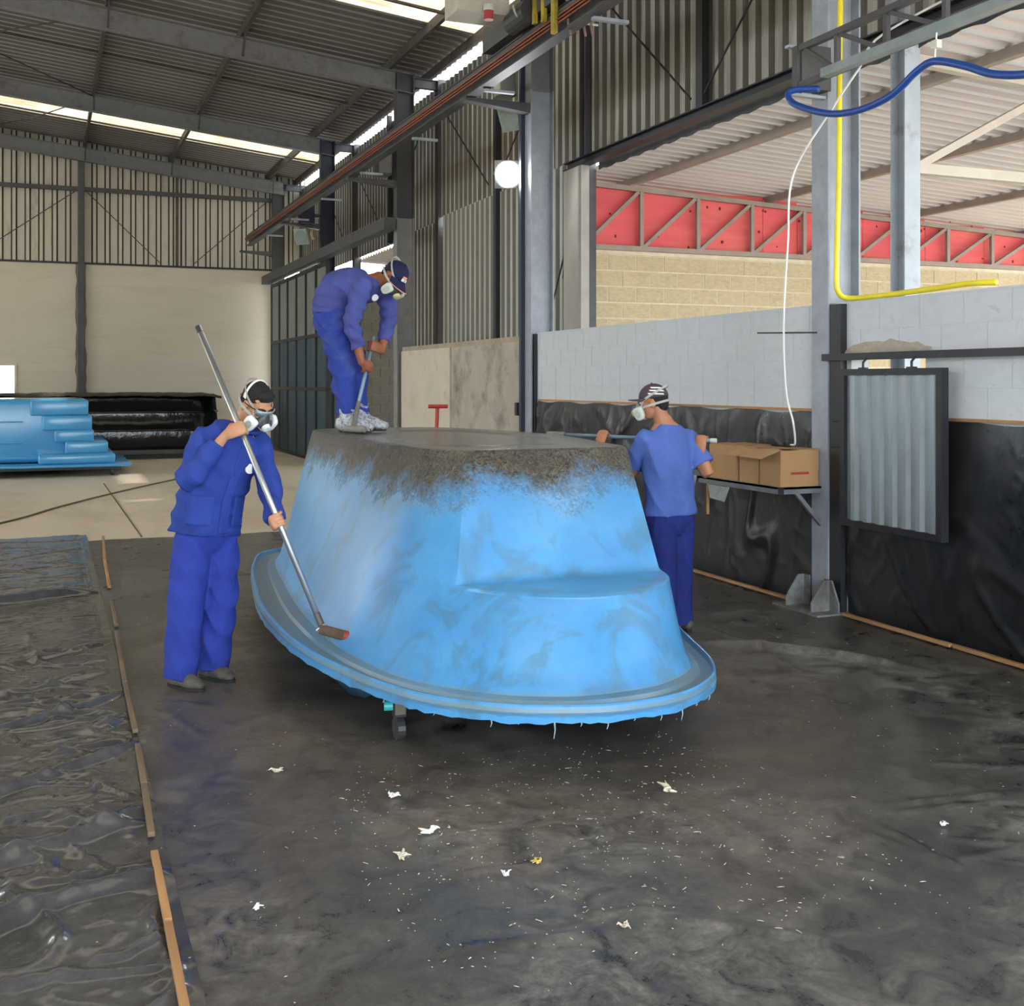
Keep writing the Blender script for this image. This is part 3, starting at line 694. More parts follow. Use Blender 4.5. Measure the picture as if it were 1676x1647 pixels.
# ================================================================== THE POOL MOLD
def mold_mat():
    m=bpy.data.materials.new('blue gelcoat with resin soaked top'); m.use_nodes=True; nt=m.node_tree; b=nt.nodes['Principled BSDF']
    tc=node(nt,'ShaderNodeTexCoord'); sp=node(nt,'ShaderNodeSeparateXYZ'); nt.links.new(tc.outputs['Object'],sp.inputs[0])
    nz=node(nt,'ShaderNodeTexNoise',Scale=2.6,Detail=8.,Roughness=.7); nt.links.new(tc.outputs['Object'],nz.inputs['Vector'])
    nf=node(nt,'ShaderNodeTexNoise',Scale=55.,Detail=6.,Roughness=.8); nt.links.new(tc.outputs['Object'],nf.inputs['Vector'])
    # height + ragged edge -> fibre cover
    a=node(nt,'ShaderNodeMath',operation='MULTIPLY_ADD'); a.inputs[1].default_value=.55; nt.links.new(nz.outputs['Fac'],a.inputs[0]); nt.links.new(sp.outputs['Z'],a.inputs[2])
    a2=node(nt,'ShaderNodeMath',operation='MULTIPLY_ADD'); a2.inputs[1].default_value=.34; nt.links.new(nf.outputs['Fac'],a2.inputs[0]); nt.links.new(a.outputs[0],a2.inputs[2])
    cov=node(nt,'ShaderNodeMapRange'); cov.inputs[1].default_value=1.48; cov.inputs[2].default_value=1.66; nt.links.new(a2.outputs[0],cov.inputs[0])
    # fibre colour
    nfib=node(nt,'ShaderNodeTexNoise',Scale=26.,Detail=8.,Roughness=.85,Distortion=2.); nt.links.new(tc.outputs['Object'],nfib.inputs['Vector'])
    rf=node(nt,'ShaderNodeValToRGB'); rf.color_ramp.elements[0].position=.40; rf.color_ramp.elements[1].position=.72
    rf.color_ramp.elements[0].color=(*srgb(36,32,27),1); rf.color_ramp.elements[1].color=(*srgb(138,132,116),1); nt.links.new(nfib.outputs['Fac'],rf.inputs[0])
    # blue
    rb=node(nt,'ShaderNodeValToRGB'); rb.color_ramp.elements[0].position=.3; rb.color_ramp.elements[1].position=.7
    rb.color_ramp.elements[0].color=(*srgb(66,140,200),1); rb.color_ramp.elements[1].color=(*srgb(88,160,214),1); nt.links.new(nz.outputs['Fac'],rb.inputs[0])
    # grey wet patches, blocky strokes
    mp=node(nt,'ShaderNodeMapping'); mp.inputs['Scale'].default_value=(2.2,2.2,1.1); nt.links.new(tc.outputs['Object'],mp.inputs[0])
    vo=node(nt,'ShaderNodeTexNoise',Scale=1.5,Detail=5.,Roughness=.6,Distortion=.8); nt.links.new(mp.outputs[0],vo.inputs['Vector'])
    pr=node(nt,'ShaderNodeMapRange'); pr.inputs[1].default_value=.51; pr.inputs[2].default_value=.60; pr.inputs[4].default_value=.85; nt.links.new(vo.outputs['Fac'],pr.inputs[0])
    pm=node(nt,'ShaderNodeMath',operation='MULTIPLY'); nt.links.new(pr.outputs[0],pm.inputs[0]); nt.links.new(nf.outputs['Fac'],pm.inputs[1])
    m1=node(nt,'ShaderNodeMix',data_type='RGBA'); m1.inputs['B'].default_value=(*srgb(84,112,124),1); nt.links.new(pm.outputs[0],m1.inputs['Factor']); nt.links.new(rb.outputs[0],m1.inputs['A'])
    m2=node(nt,'ShaderNodeMix',data_type='RGBA'); nt.links.new(cov.outputs[0],m2.inputs['Factor']); nt.links.new(m1.outputs['Result'],m2.inputs['A']); nt.links.new(rf.outputs[0],m2.inputs['B'])
    zr=node(nt,'ShaderNodeMapRange'); zr.inputs[1].default_value=.352; zr.inputs[2].default_value=.337; nt.links.new(sp.outputs['Z'],zr.inputs[0])
    zr2=node(nt,'ShaderNodeMapRange'); zr2.inputs[1].default_value=.312; zr2.inputs[2].default_value=.318; nt.links.new(sp.outputs['Z'],zr2.inputs[0])
    zm=node(nt,'ShaderNodeMath',operation='MULTIPLY'); nt.links.new(zr.outputs[0],zm.inputs[0]); nt.links.new(zr2.outputs[0],zm.inputs[1])
    zn_=node(nt,'ShaderNodeMapRange'); zn_.inputs[1].default_value=.3; zn_.inputs[2].default_value=.6; zn_.inputs[3].default_value=.35; zn_.inputs[4].default_value=.9; nt.links.new(nz.outputs['Fac'],zn_.inputs[0])
    zq=node(nt,'ShaderNodeMath',operation='MULTIPLY'); nt.links.new(zm.outputs[0],zq.inputs[0]); nt.links.new(zn_.outputs[0],zq.inputs[1])
    m3=node(nt,'ShaderNodeMix',data_type='RGBA'); m3.inputs['B'].default_value=(*srgb(118,138,142),1); nt.links.new(zq.outputs[0],m3.inputs['Factor']); nt.links.new(m2.outputs['Result'],m3.inputs['A'])
    nt.links.new(m3.outputs['Result'],b.inputs['Base Color'])
    b.inputs['Coat Weight'].default_value=.25; b.inputs['Coat Roughness'].default_value=.3
    rr=node(nt,'ShaderNodeMapRange'); rr.inputs[3].default_value=.33; rr.inputs[4].default_value=.14; nt.links.new(cov.outputs[0],rr.inputs[0]); nt.links.new(rr.outputs[0],b.inputs['Roughness'])
    bs=node(nt,'ShaderNodeMapRange'); bs.inputs[3].default_value=.10; bs.inputs[4].default_value=.9; nt.links.new(cov.outputs[0],bs.inputs[0])
    bp=node(nt,'ShaderNodeBump',Distance=.014); nt.links.new(bs.outputs[0],bp.inputs['Strength']); nt.links.new(nfib.outputs['Fac'],bp.inputs['Height']); nt.links.new(bp.outputs[0],b.inputs['Normal'])
    return m
MOLD=mold_mat()
def lerp2(a,b,t): return (a[0]+(b[0]-a[0])*t, a[1]+(b[1]-a[1])*t)
def front(cl,cr): return [lerp2(cl,cr,k/5) for k in range(1,5)]
BASE=[(1.85,9.05),(1.62,8.6),(1.50,7.6),(1.42,6.7),(1.40,6.05),(1.41,5.6),(1.49,5.11),(1.59,4.87),(1.72,4.70),(1.88,4.55),(2.1,4.44),(2.33,4.425),(2.56,4.47),(2.77,4.61),(2.90,4.80),(3.06,5.35),(3.34,6.5),(3.42,7.7),(3.12,9.0),(2.45,9.2)]
LEDG=[(1.92,8.98),(1.72,8.6),(1.63,7.75),(1.585,6.95),(1.575,6.35),(1.59,5.88),(1.655,5.50),(1.74,5.32),(1.84,5.18),(1.97,4.95),(2.17,4.77),(2.40,4.70),(2.64,4.75),(2.88,4.93),(2.99,5.22),(3.10,5.65),(3.32,6.65),(3.38,7.7),(3.04,8.9),(2.45,9.05)]
CL0,CR0=(1.84,5.18),(2.96,5.16)
UPP=LEDG[:9]+front(CL0,CR0)+[CR0]+[(3.02,5.34)]+LEDG[15:]
CL1,CR1=(2.06,5.66),(3.05,5.69)
TOP=[(2.05,8.85),(1.88,8.62),(1.84,8.1),(1.85,7.4),(1.87,6.8),(1.89,6.25),(1.915,5.95),(1.97,5.77),CL1]+front(CL1,CR1)+[CR1,(3.11,5.82),(3.17,6.2),(3.30,6.9),(3.26,7.8),(2.95,8.75),(2.5,8.85)]
OUT=[(1.66,9.1),(1.42,8.5),(1.28,7.6),(1.20,6.9),(1.18,6.25),(1.21,5.69),(1.29,5.25),(1.38,4.92),(1.51,4.63),(1.72,4.40),(1.95,4.27),(2.2,4.2),(2.5,4.23),(2.74,4.37),(2.93,4.60),(3.10,5.05),(3.52,6.5),(3.62,7.9),(3.3,9.2),(2.45,9.4)]
PER=7
def loop(ctrl,z,sharp=False,off=0.):
    n=len(ctrl); out=[]
    for i in range(n):
        g=[Vector(ctrl[(i+k)%n]) for k in (-1,0,1,2)]
        if sharp:                                   # the flat face keeps crisp side edges
            if i in (8,): g[0]=g[1]
            if i in (7,): g[3]=g[2]
            if i==12: g[3]=g[2]
            if i==13: g[0]=g[1]
        p0,p1,p2,p3=g
        for k in range(PER):
            t=k/PER; p=.5*((2*p1)+(p2-p0)*t+(2*p0-5*p1+4*p2-p3)*t*t+(3*p1-p0-3*p2+p3)*t**3)
            out.append(Vector((p.x,p.y,z)))
    return out
def mixl(A,B,t,z): return [Vector((a.x+(b.x-a.x)*t,a.y+(b.y-a.y)*t,z)) for a,b in zip(A,B)]
def inset(A,d,z):
    c=sum(A,Vector())/len(A); r=[]
    for a in A: q=Vector((c.x-a.x,c.y-a.y,0)); r.append(Vector((a.x,a.y,z))+q.normalized()*d)
    return r
Lb=loop(BASE,.34); Ll=loop(LEDG,.70); Lu=loop(UPP,.70,True); Lt=loop(TOP,1.30,True); Lo=loop(OUT,.34)
rings=[]
rings.append(mixl(Lb,Lo,.985,.285))                 # under the lip
rings.append(mixl(Lb,Lo,1.06,.285)); rings.append(mixl(Lb,Lo,1.07,.31))
rings.append(mixl(Lb,Lo,.99,.318)); rings.append(mixl(Lb,Lo,1.0,.324)); rings.append(mixl(Lb,Lo,1.05,.327)); rings.append(mixl(Lb,Lo,1.04,.352)); rings.append(mixl(Lb,Lo,1.0,.358)); rings.append(mixl(Lb,Lo,.95,.355))
rings.append(mixl(Lb,Lo,.91,.326)); rings.append(mixl(Lb,Lo,.45,.320)); rings.append(mixl(Lb,Lo,.40,.338)); rings.append(mixl(Lb,Lo,.12,.340)); rings.append(mixl(Lb,Lo,.02,.36))
for t in (.12,.3,.5,.7,.84): rings.append(mixl(Lb,Ll,t,.34+.36*t))
def wallpt(k,z):
    A,B,t=(Lb[k],Ll[k],(z-.34)/.36) if z<.70 else (Lu[k],Lt[k],(z-.70)/.60)
    return Vector((A.x+(B.x-A.x)*t,A.y+(B.y-A.y)*t,z))
for t,zl in ((0.,.692),(.0,.70),(.045,.709),(.10,.712),(.5,.713),(.9,.714),(.97,.716),(1.0,.73)):
    r=[]
    for k in range(len(Ll)):
        w=min(1,(Ll[k]-Lu[k]).length/.07); w=w*w*(3-2*w)
        i_=len(r); zz=.668+.072*((t+.02) if zl!=.692 else 0); zz=.668+.072*min(1,max(0,(zl-.692)/.038))
        pl=Vector((Ll[k].x+(Lu[k].x-Ll[k].x)*t,Ll[k].y+(Lu[k].y-Ll[k].y)*t,zl)); pw=wallpt(k,zz)
        if zl==.73: pl=wallpt(k,.73)
        r.append(pw.lerp(pl,w))
    rings.append(r)
for t in (.1,.25,.4,.55,.7,.85,.94): rings.append(mixl(Lu,Lt,t,.70+.60*t))
rings.append(mixl(Lu,Lt,1.0,1.295)); rings.append(inset(Lt,.012,1.318)); rings.append(inset(Lt,.035,1.33)); rings.append(inset(Lt,.09,1.332))
cen=sum(Lt,Vector())/len(Lt)
for s_,z_ in ((.72,1.333),(.68,1.326),(.62,1.324),(.58,1.331),(.3,1.332)):
    rings.append([Vector((cen.x+(p.x-cen.x)*s_,cen.y+(p.y-cen.y)*s_,z_)) for p in Lt])
org=Vector((2.4,6.6,0))
rings=[[p-org for p in r] for r in rings]
rr_=random.Random(11)
for r in rings[:3]:                                  # ragged, dripping rim
    for p in r: p.z += rr_.uniform(-.008,.006)
mold=tag(empty('pool_mold',org),'big blue upside-down pool mold with dark resin on top in the foreground','pool mold')
m=MB(); m.rings(rings,cap0=False,cap1=True)
sh=m.build('shell',MOLD,mold,True); sharpen(sh,34)
# underside ring so that the rim reads as solid
MB().rings([[p-org for p in mixl(Lb,Lo,.985,.285)],[p-org for p in mixl(Lb,Lo,.1,.28)]],cap0=False,cap1=False).build('rim_underside',MOLD,mold)
DRIP=M('dry resin drip',srgb(150,176,186),.4,.0,.1,8)
k0=[int(i) for i in (63,66,70,73,76,79,82,85,88,92,57,50)]
for i,k in enumerate(k0):
    p=mixl(Lb,Lo,1.04,.29)[k]-org; L=[.03,.015,.07,.02,.035,.012,.03,.05,.015,.03,.015,.02][i]
    MB().tube([p,p+Vector((.003,0,-L*.5)),p+Vector((-.002,.002,-L))],[.004,.0025,.0015],6).build('drip',DRIP,mold)
# slack flap of the lay-up hanging below the rim, next to the trolley leg
fl=[(1.31,5.56),(1.345,5.40),(1.38,5.26),(1.42,5.14)]
v=[];f=[]
for i,(x,y) in enumerate(fl):
    dz=[.10,.135,.12,.06][i]
    v += [(x-.0-org.x,y-.0-org.y,.30),(x+.03-org.x,y+.03-org.y,.30-dz),(x+.06-org.x,y+.05-org.y,.30)]
    if i: a=3*i-3; f += [(a,a+1,a+4,a+3),(a+1,a+2,a+5,a+4)]
mesh('hanging_flap',v,f,MOLD,mold,smooth=True)

# trolley under the mold
tro=tag(empty('mold_trolley',(2.4,6.6,0)),'dark steel trolley on casters under the big blue mold','trolley')
def lb(x): return x
for x in (-.62,.62): MB().bar((x,-1.35,.235),(x,1.9,.235),.08,.08).build('frame_beam',STEEL_B,tro)
for y in (-1.3,-.3,.8,1.85): MB().bar((-.85,y,.235),(.85,y,.235),.08,.07).build('cross_beam',STEEL_B,tro)
MB().box(-.885,-.835,-1.475,-1.43,.13,.275).build('leg',M('dusty trolley leg',srgb(110,106,96),.7),tro)
MB().bar((-.86,-1.45,.235),(-.6,-1.3,.235),.06,.06).build('outrigger',STEEL_B,tro)
CYAN=M('turquoise caster',srgb(60,190,196),.4)
MB().tube([(-.93,-1.44,.17),(-.89,-1.45,.17)],.022,14).build('brake_knob',CYAN,tro)
for (x,y,mt) in ((-.86,-1.45,DKRUB),(.62,-1.3,DKRUB),(-.62,1.8,DKRUB),(.62,1.8,DKRUB),(-.62,.3,DKRUB),(.62,.3,DKRUB)):
    w=MB().tube([(x-.018,y,.062),(x+.018,y,.062)],.055,16).build('caster_wheel',mt,tro)
    MB().box(x-.03,x+.03,y-.02,y+.02,.117,.20).build('caster_fork',STEEL_B,tro)

# ================================================================== MOLDS AT THE BACK
BMAT=M('glossy blue gelcoat',srgb(72,154,206),.18,.0,.06,1.5)
bm2=tag(empty('pool_mold',(-.9,22.0,0)),'smaller glossy blue pool mold with corner steps by the back left','pool mold')
MB().box(-2.2,1.60,.10,2.4,.24,1.385).build('body',BMAT,bm2,bevel=.09,seg=4)
for (x0,x1,z0,z1,pr,xe) in ((.62,1.60,1.09,1.37,.10,0),(.82,1.66,.82,1.09,.16,0),(1.02,1.69,.61,.83,.22,0),(1.20,1.93,.40,.62,.28,0)):
    MB().box(x0,x1,.10-pr,2.3,z0,z1).build('step',BMAT,bm2,bevel=.035,seg=3)
MB().box(.75,2.05,-.30,2.35,.22,.41).build('step',BMAT,bm2,bevel=.05,seg=3)
for z in (.98,.60): MB().box(-2.2,.5,.06,.2,z-.012,z+.012).build('seam',BMAT,bm2,bevel=.008)
MB().box(-2.6,2.32,-.42,2.7,.17,.225).build('flange',BMAT,bm2,bevel=.02)
MB().box(-2.4,2.15,-.3,2.5,.12,.17).build('frame',STEEL_B,bm2)
for (x,y) in ((2.0,-.25),(-.18,-.3),(.05,-.3),(-2.2,-.25),(1.9,2.3)):
    MB().tube([(x-.03,y,.07),(x+.03,y,.07)],.065,14).build('caster_wheel',DKRUB,bm2)
    MB().box(x-.045,x+.045,y-.03,y+.03,.125,.165).build('caster_fork',STEEL_B,bm2)
BLK=M('glossy black wrap',srgb(17,18,22),.12,.0,.3,2,bump=1.,bscale=3,stretch=(1,1,.5))
bm3=tag(empty('wrapped_mold',(1.2,27.3,0)),'long black wrapped mold against the back wall','pool mold')
def wrapped():
    m=MB(); rg=[]
    for z,g in ((.20,0),(.25,.03),(.60,.0),(.62,.025),(.64,.025),(.66,.0),(1.0,-.02),(1.02,.005),(1.04,.005),(1.06,-.02),(1.34,-.05),(1.42,-.08)):
        r=[]
        for k in range(160):
            a=2*math.pi*k/160; ca,sa=math.cos(a),math.sin(a); e=.28
            x=(2.45+g)*math.copysign(abs(ca)**e,ca); y=(1.15+g)*math.copysign(abs(sa)**e,sa)
            w=.03*max(0,mnoise.noise(Vector((x*4,y*4,z*1.2))))
            r.append(Vector((x*(1+.0*w),y-w*(1 if sa<0 else -1),z+(.02*mnoise.noise(Vector((x*3,y*3,9))) if z>1.3 else 0))))
        rg.append(r)
    m.rings(rg,cap0=True,cap1=True); return m
o_=wrapped().build('wrap',BLK,bm3,True); sharpen(o_,50)
MB().box(-2.55,2.62,-1.35,1.3,.10,.20).build('flange',M('grey flange',srgb(84,84,84),.6),bm3,bevel=.02)
MB().box(-2.4,2.4,-1.1,1.2,.0,.10).build('plinth',STEEL_B,bm3)
v=[];f=[]
DUST=M('dusty black cover',srgb(58,54,48),.7,.0,.3,4)
nx,ny=60,24
for j in range(ny):
    for i in range(nx):
        x=-3.0+5.45*i/(nx-1); y=-1.22+2.4*j/(ny-1)
        z=1.435+.035*mnoise.noise(Vector((x*2.2,y*2,1)))+.02*mnoise.noise(Vector((x*7,y*5,2)))-(.12*max(0,(x-1.95)/.8)**2)-(.05 if j==0 else 0)
        v.append((x,y,z))
for j in range(ny-1):
    for i in range(nx-1): a=j*nx+i; f.append((a,a+1,a+nx+1,a+nx))
c_=mesh('cover',v,f,DUST,bm3,smooth=True)

# red tow handle standing behind the mold
rh=tag(empty('tow_handle',(3.45,10.45,0)),'red steel tow handle standing behind the blue mold','handle')
MB().tube([(.0,0,.0),(.07,.02,1.45)],.018,10).build('shaft',REDP,rh)
MB().tube([(-.02,.03,1.46),(.16,-.03,1.46)],.02,10).build('grip',REDP,rh)
MB().box(-.12,.12,-.1,.1,0,.06).build('foot',REDP,rh)

# ================================================================== CRANE RUNWAY AND HOIST
run=tag(empty('crane_runway',(4.6,0,0)),'long dark crane runway beam with orange conductor bars under the roof','crane beam')
MB().ibeam((0,-4,5.165),(0,28.2,5.165),.14,.25,.016).build('beam',STEEL_D,run)
MB().box(-.025,.025,-4,28.2,5.29,5.33).build('rail',STEEL_B,run)
for i,(x,z) in enumerate(((-.11,5.11),(-.11,5.145),(-.11,5.18))):
    MB().tube([(x,-4,z),(x,28.0,z)],.011,6).build('conductor_bar',COPPER,run)
MB().box(-.10,-.07,-4,28.2,5.19,5.24).build('carrier_angle',STEEL_D,run)
yy=1.0
while yy<28:
    MB().box(.0,.36,yy-.03,yy+.03,5.0,5.03).build('bar_support',STEEL_L,run); yy+=2.75
for yb in BAYS:
    MB().prism([(.745,yb-.07,5.035),(-.07,yb-.07,5.035),(-.07,yb-.07,5.0),(.745,yb-.07,4.92)],(0,.14,0)).build('bracket',STEEL_D,run)
car=tag(empty('crane_carriage',(4.6,10.0,5.33)),'crane end carriage with cream girder, red beacon and yellow arms on the runway','crane carriage')
MB().box(-.78,-.22,.72,1.12,.12,.62).build('girder_end',M('cream dusty paint',srgb(186,180,164),.6,.0,.15,4),car)
MB().tube([(-.47,.66,.03),(-.47,.66,.16)],.05,16).build('beacon',REDCUP,car)
MB().tube([(-.47,.66,.12),(-.47,.66,.18)],.055,16).build('beacon_collar',OFFWHITE,car)
MB().box(-.14,.14,-.5,1.7,.0,.24).build('truck_body',STEEL_D,car)
MB().tube([(-.16,.75,.05),(-.16,.28,.05)],.12,16).build('motor',DKRUB,car)
for (x,y,w,z) in ((-.13,-.23,.075,-.31),(-.13,.02,.06,-.13),(-.15,.20,.05,-.10)):
    MB().box(x-.02,x+.02,y,y+w,z,.30).build('yellow_arm',YELLOW,car)
MB().tube([(-.10,-.26,-.20),(.30,-.26,-.20)],.012,8).build('collector_rod',ALU,car)
for k in range(4):
    x=-.02+.08*k; MB().tube([(x,-.26,-.18),(x+.01,-.27,-.26),(x+.01,-.30,-.33)],[.018,.014,.012],8).build('collector_shoe',M('copper pink',srgb(186,150,140),.5,.3),car)
CAB=M('grey cable',srgb(168,168,164),.5)
def loopcable(cx,cy,cz,r,rz,par):
    pts=[(cx+r*math.cos(t)*.9,cy-r*math.cos(t)*.35,cz-abs(math.sin(t))*rz) for t in [math.pi*i/16 for i in range(17)]]
    MB().tube(pts,.011,8).build('cable',CAB,par)
loopcable(-.16,.35,.12,.16,.16,car); loopcable(.10,-.33,.10,.20,.17,car); loopcable(.12,-.36,.10,.18,.20,car)

# ================================================================== LATTICE ARM AND HOSES
arm=tag(empty('lattice_arm',(5.10,6.85,3.87)),'grey lattice arm with a rail beside the near column','lattice beam')
for z in (0,.27): MB().bar((0,.0,z),(0,-5.5,z),.045,.045).build('chord',STEEL_D,arm)
MB().bar((0,0.02,-.02),(0,.02,.29),.06,.05,(0,1,0)).build('end_post',STEEL_D,arm)
k=0; y=-.18
prev=-.03
for y in (-.42,-.92,-1.45,-2.0,-2.6,-3.25,-4.0,-4.8):
    MB().bar((0,y,0),(0,y,.27),.035,.035,(0,1,0)).build('web_post',STEEL_D,arm)
    MB().bar((0,prev-.03,.25),(0,y+.02,.02),.03,.03,(1,0,0)).build('web_diagonal',STEEL_D,arm); prev=y
MB().box(-.10,-.03,-5.5,-.36,-.04,.02).build('rail',M('pale rail',srgb(130,142,142),.4,.3),arm)
MB().bar((-.06,.08,.30),(.3,.08,.30),.05,.02).build('end_clamp',STEEL_L,arm); MB().bar((-.08,.05,-.06),(.26,.05,-.06),.05,.02).build('end_clamp',STEEL_L,arm)
MB().box(.0,.26,-.02,.10,-.02,.30).build('wall_bracket',STEEL_D,arm)
bh=pathpts([(5.12,6.66,3.80),(5.03,6.80,3.82),(4.99,6.845,3.79),(4.97,6.73,3.69),(4.98,6.38,3.55),(4.99,6.06,3.505),(5.0,5.76,3.537),(5.0,5.54,3.63),(5.0,5.387,3.652),(5.0,5.14,3.56),(5.0,4.907,3.451),(5.0,4.6,3.39),(5.0,4.2,3.42),(5.0,3.6,3.62)],8)
tag(MB().tube(bh,.024,12).build('blue_hose',BLUEH,None,True),'blue air hose looping under the lattice arm','hose')
hk=tag(empty('hose_hanger',(5.0,5.39,3.65)),'small wire hanger holding up the blue hose','hook')
MB().tube([(0,0,-.03),(.01,.0,.10),(.02,0,.20)],.005,6).build('wire',WHITE,hk); MB().box(-.01,.03,-.03,.02,.08,.13).build('clip',OFFWHITE,hk)
yh=pathpts([(5.425,6.805,6.6),(5.422,6.80,5.2),(5.42,6.80,4.5),(5.412,6.80,3.98),(5.405,6.80,3.17),(5.385,6.80,2.53),(5.395,6.79,2.36),(5.49,6.77,2.318),(5.50,6.40,2.315),(5.50,5.93,2.325),(5.51,5.63,2.335),(5.56,5.45,2.33)],8)
tag(MB().tube(yh,.020,12).build('yellow_hose',YELLOWH,None,True),'yellow air hose running down the near column and along the wall top','hose')
wc=pathpts([(5.16,5.1,4.10),(5.12,6.0,4.0),(5.10,6.2,3.83),(5.10,6.47,3.63),(5.10,6.93,3.235),(5.10,7.0,2.73),(5.10,7.05,2.138),(5.10,7.02,1.63),(5.11,6.95,1.403),(5.15,6.98,1.245),(5.17,7.06,1.225)],8)
tag(MB().tube(wc,.0075,8).build('white_cord',WHITE,None,True),'thin white cord dangling from the lattice arm to the cardboard boxes','cord')
tag(MB().tube([(5.36,6.98,2.07),(4.98,7.22,2.07)],.007,6).build('peg_rod',STEEL_D),'thin steel rod sticking out of the near column','rod')

# ================================================================== SHUTTER ON ITS RAIL
rail=tag(empty('shutter_rail',(5.34,6.85,1.88)),'dark flat rail on the wall carrying the steel shutter','rail')
MB().box(-.02,.02,-4.6,.04,-.025,.025).build('bar',STEEL_B,rail)
for y in (-.2,-2.2,-4.0): MB().box(.0,.08,y-.02,y+.02,-.02,.02).build('standoff',STEEL_B,rail)
shu=tag(empty('steel_shutter',(5.29,5.61,.675)),'ribbed galvanised steel shutter in a dark frame hung on the wall','shutter')
FR=STEEL_B
for (y0,y1,z0,z1) in ((0,1.0,0,.045),(0,1.0,1.07,1.115),(0,.05,.045,1.07),(.95,1.0,.045,1.07)):
    MB().box(-.03,.03,y0,y1,z0,z1).build('frame_bar',FR,shu)
corr('ribbed_sheet',(.0,.95,.045),(0,-1,0),(0,0,1),(-1,0,0),.90,1.025,.1286,.022,[GALV,GALV_S],shu,.30,.34)
for y in (.30,.78):
    MB().tube([(0,y,1.11),(.0,y,1.16),(.03,y,1.19)],.009,8).build('hanger',STEEL_B,shu); MB().box(-.012,.012,y-.04,y+.04,1.105,1.125).build('hanger',STEEL_B,shu)
for z in (.55,.74): MB().tube([(0,1.0,z),(-.01,1.10,z)],.006,6).build('latch_pin',STEEL_B,shu)

# ================================================================== SHELF WITH CARDBOARD BOXES
shelf=tag(empty('wall_shelf',(4.98,6.93,.87)),'grey steel wall shelf carrying three cardboard boxes','shelf')
MB().box(0,.40,0,1.85,.035,.05).build('deck',STEEL_L,shelf)
MB().box(0,.012,0,1.85,0,.05).build('front_rail',STEEL,shelf); MB().box(0,.40,0,.012,0,.05).build('end_rail',STEEL,shelf); MB().box(-.004,.03,-.006,.02,-.0,.052).build('corner_cap',STEEL_B,shelf)
for y in (.02,1.7): MB().bar((.15,y,.01),(.40,y,-.26),.03,.03,(0,1,0)).build('brace',STEEL,shelf)
def cbox(y0,y1,x0,x1,h,label,flaps,print_=False):
    b=tag(empty('cardboard_box',((x0+x1)/2,(y0+y1)/2,.921)),label,'box','cardboard boxes on the shelf')
    W=(x1-x0)/2; D=(y1-y0)/2; t=.005
    MB().box(-W,W,-D,D,0,t).build('bottom',CARD,b)
    MB().box(-W,-W+t,-D,D,t,h).build('side',CARD,b); MB().box(W-t,W,-D,D,t,h).build('side',CARD,b)
    MB().box(-W+t,W-t,-D,-D+t,t,h).build('side',CARD,b); MB().box(-W+t,W-t,D-t,D,t,h).build('side',CARD,b)
    for (p,q,r_,s_) in flaps:
        MB().prism([p,q,r_,s_],(0,0,.004)).build('flap',CARD,b)
    if print_:
        MB().box(-W*.45,W*.5,-D-.0012,-D+.001,h*.33,h*.40).build('print',REDINK,b)
        MB().box(-W,W,-D-.006,-D-.001,h*.42,h).build('flap',CARD,b,)
    return b
h=.27
cbox(6.955,7.215,5.00,5.34,h,'open cardboard box with red print nearest the steel column',[((-.17,-.13,h),(-.17,.13,h),(-.34,.16,h-.055),(-.33,-.11,h-.06)),((.0,.13,h),(.0,-.13,h),(.17,-.13,h+.004),(.17,.13,h+.004))],True)
cbox(7.255,7.515,5.02,5.34,h-.01,'middle cardboard box with its flap folded out over the shelf edge',[((-.16,-.13,h-.01),(-.16,.12,h-.01),(-.33,.16,h-.06),(-.34,-.10,h-.055)),((.0,.13,h-.01),(.0,-.13,h-.01),(.16,-.13,h-.006),(.16,.13,h-.006))])
cbox(7.56,7.95,5.02,5.35,h,'cardboard box farthest from the column, next to the standing worker',[((-.165,-.19,h),(-.165,.19,h),(.0,.19,h+.006),(.0,-.19,h+.006)),((.0,.19,h),(.0,-.19,h),(.165,-.19,h+.004),(.165,.19,h+.004))])
CLR=M('cloudy clear plastic',srgb(150,156,160),.2,.0,.2,12)
tag(MB().add([(4.965,8.05,.925),(4.97,8.75,.925),(5.3,8.7,.928),(5.3,8.1,.93),(4.962,8.08,.84),(4.962,8.70,.83)],[(0,1,2,3),(0,4,5,1)]).build('plastic_bag',CLR),'cloudy plastic sheet folded over the far end of the shelf','plastic bag')
tag(MB().add([(4.972,7.58,.868),(4.972,7.90,.868),(4.966,7.86,.76),(4.95,7.62,.75)],[(0,1,2,3)]).build('plastic_bag',CLR),'small cloudy plastic scrap hanging under the shelf','plastic bag')
tag(MB().bar((4.985,7.92,.868),(4.985,7.92,.62),.02,.012,(0,1,0)).build('hanging_stick',WOODB),'thin wooden stick hanging under the shelf','stick')

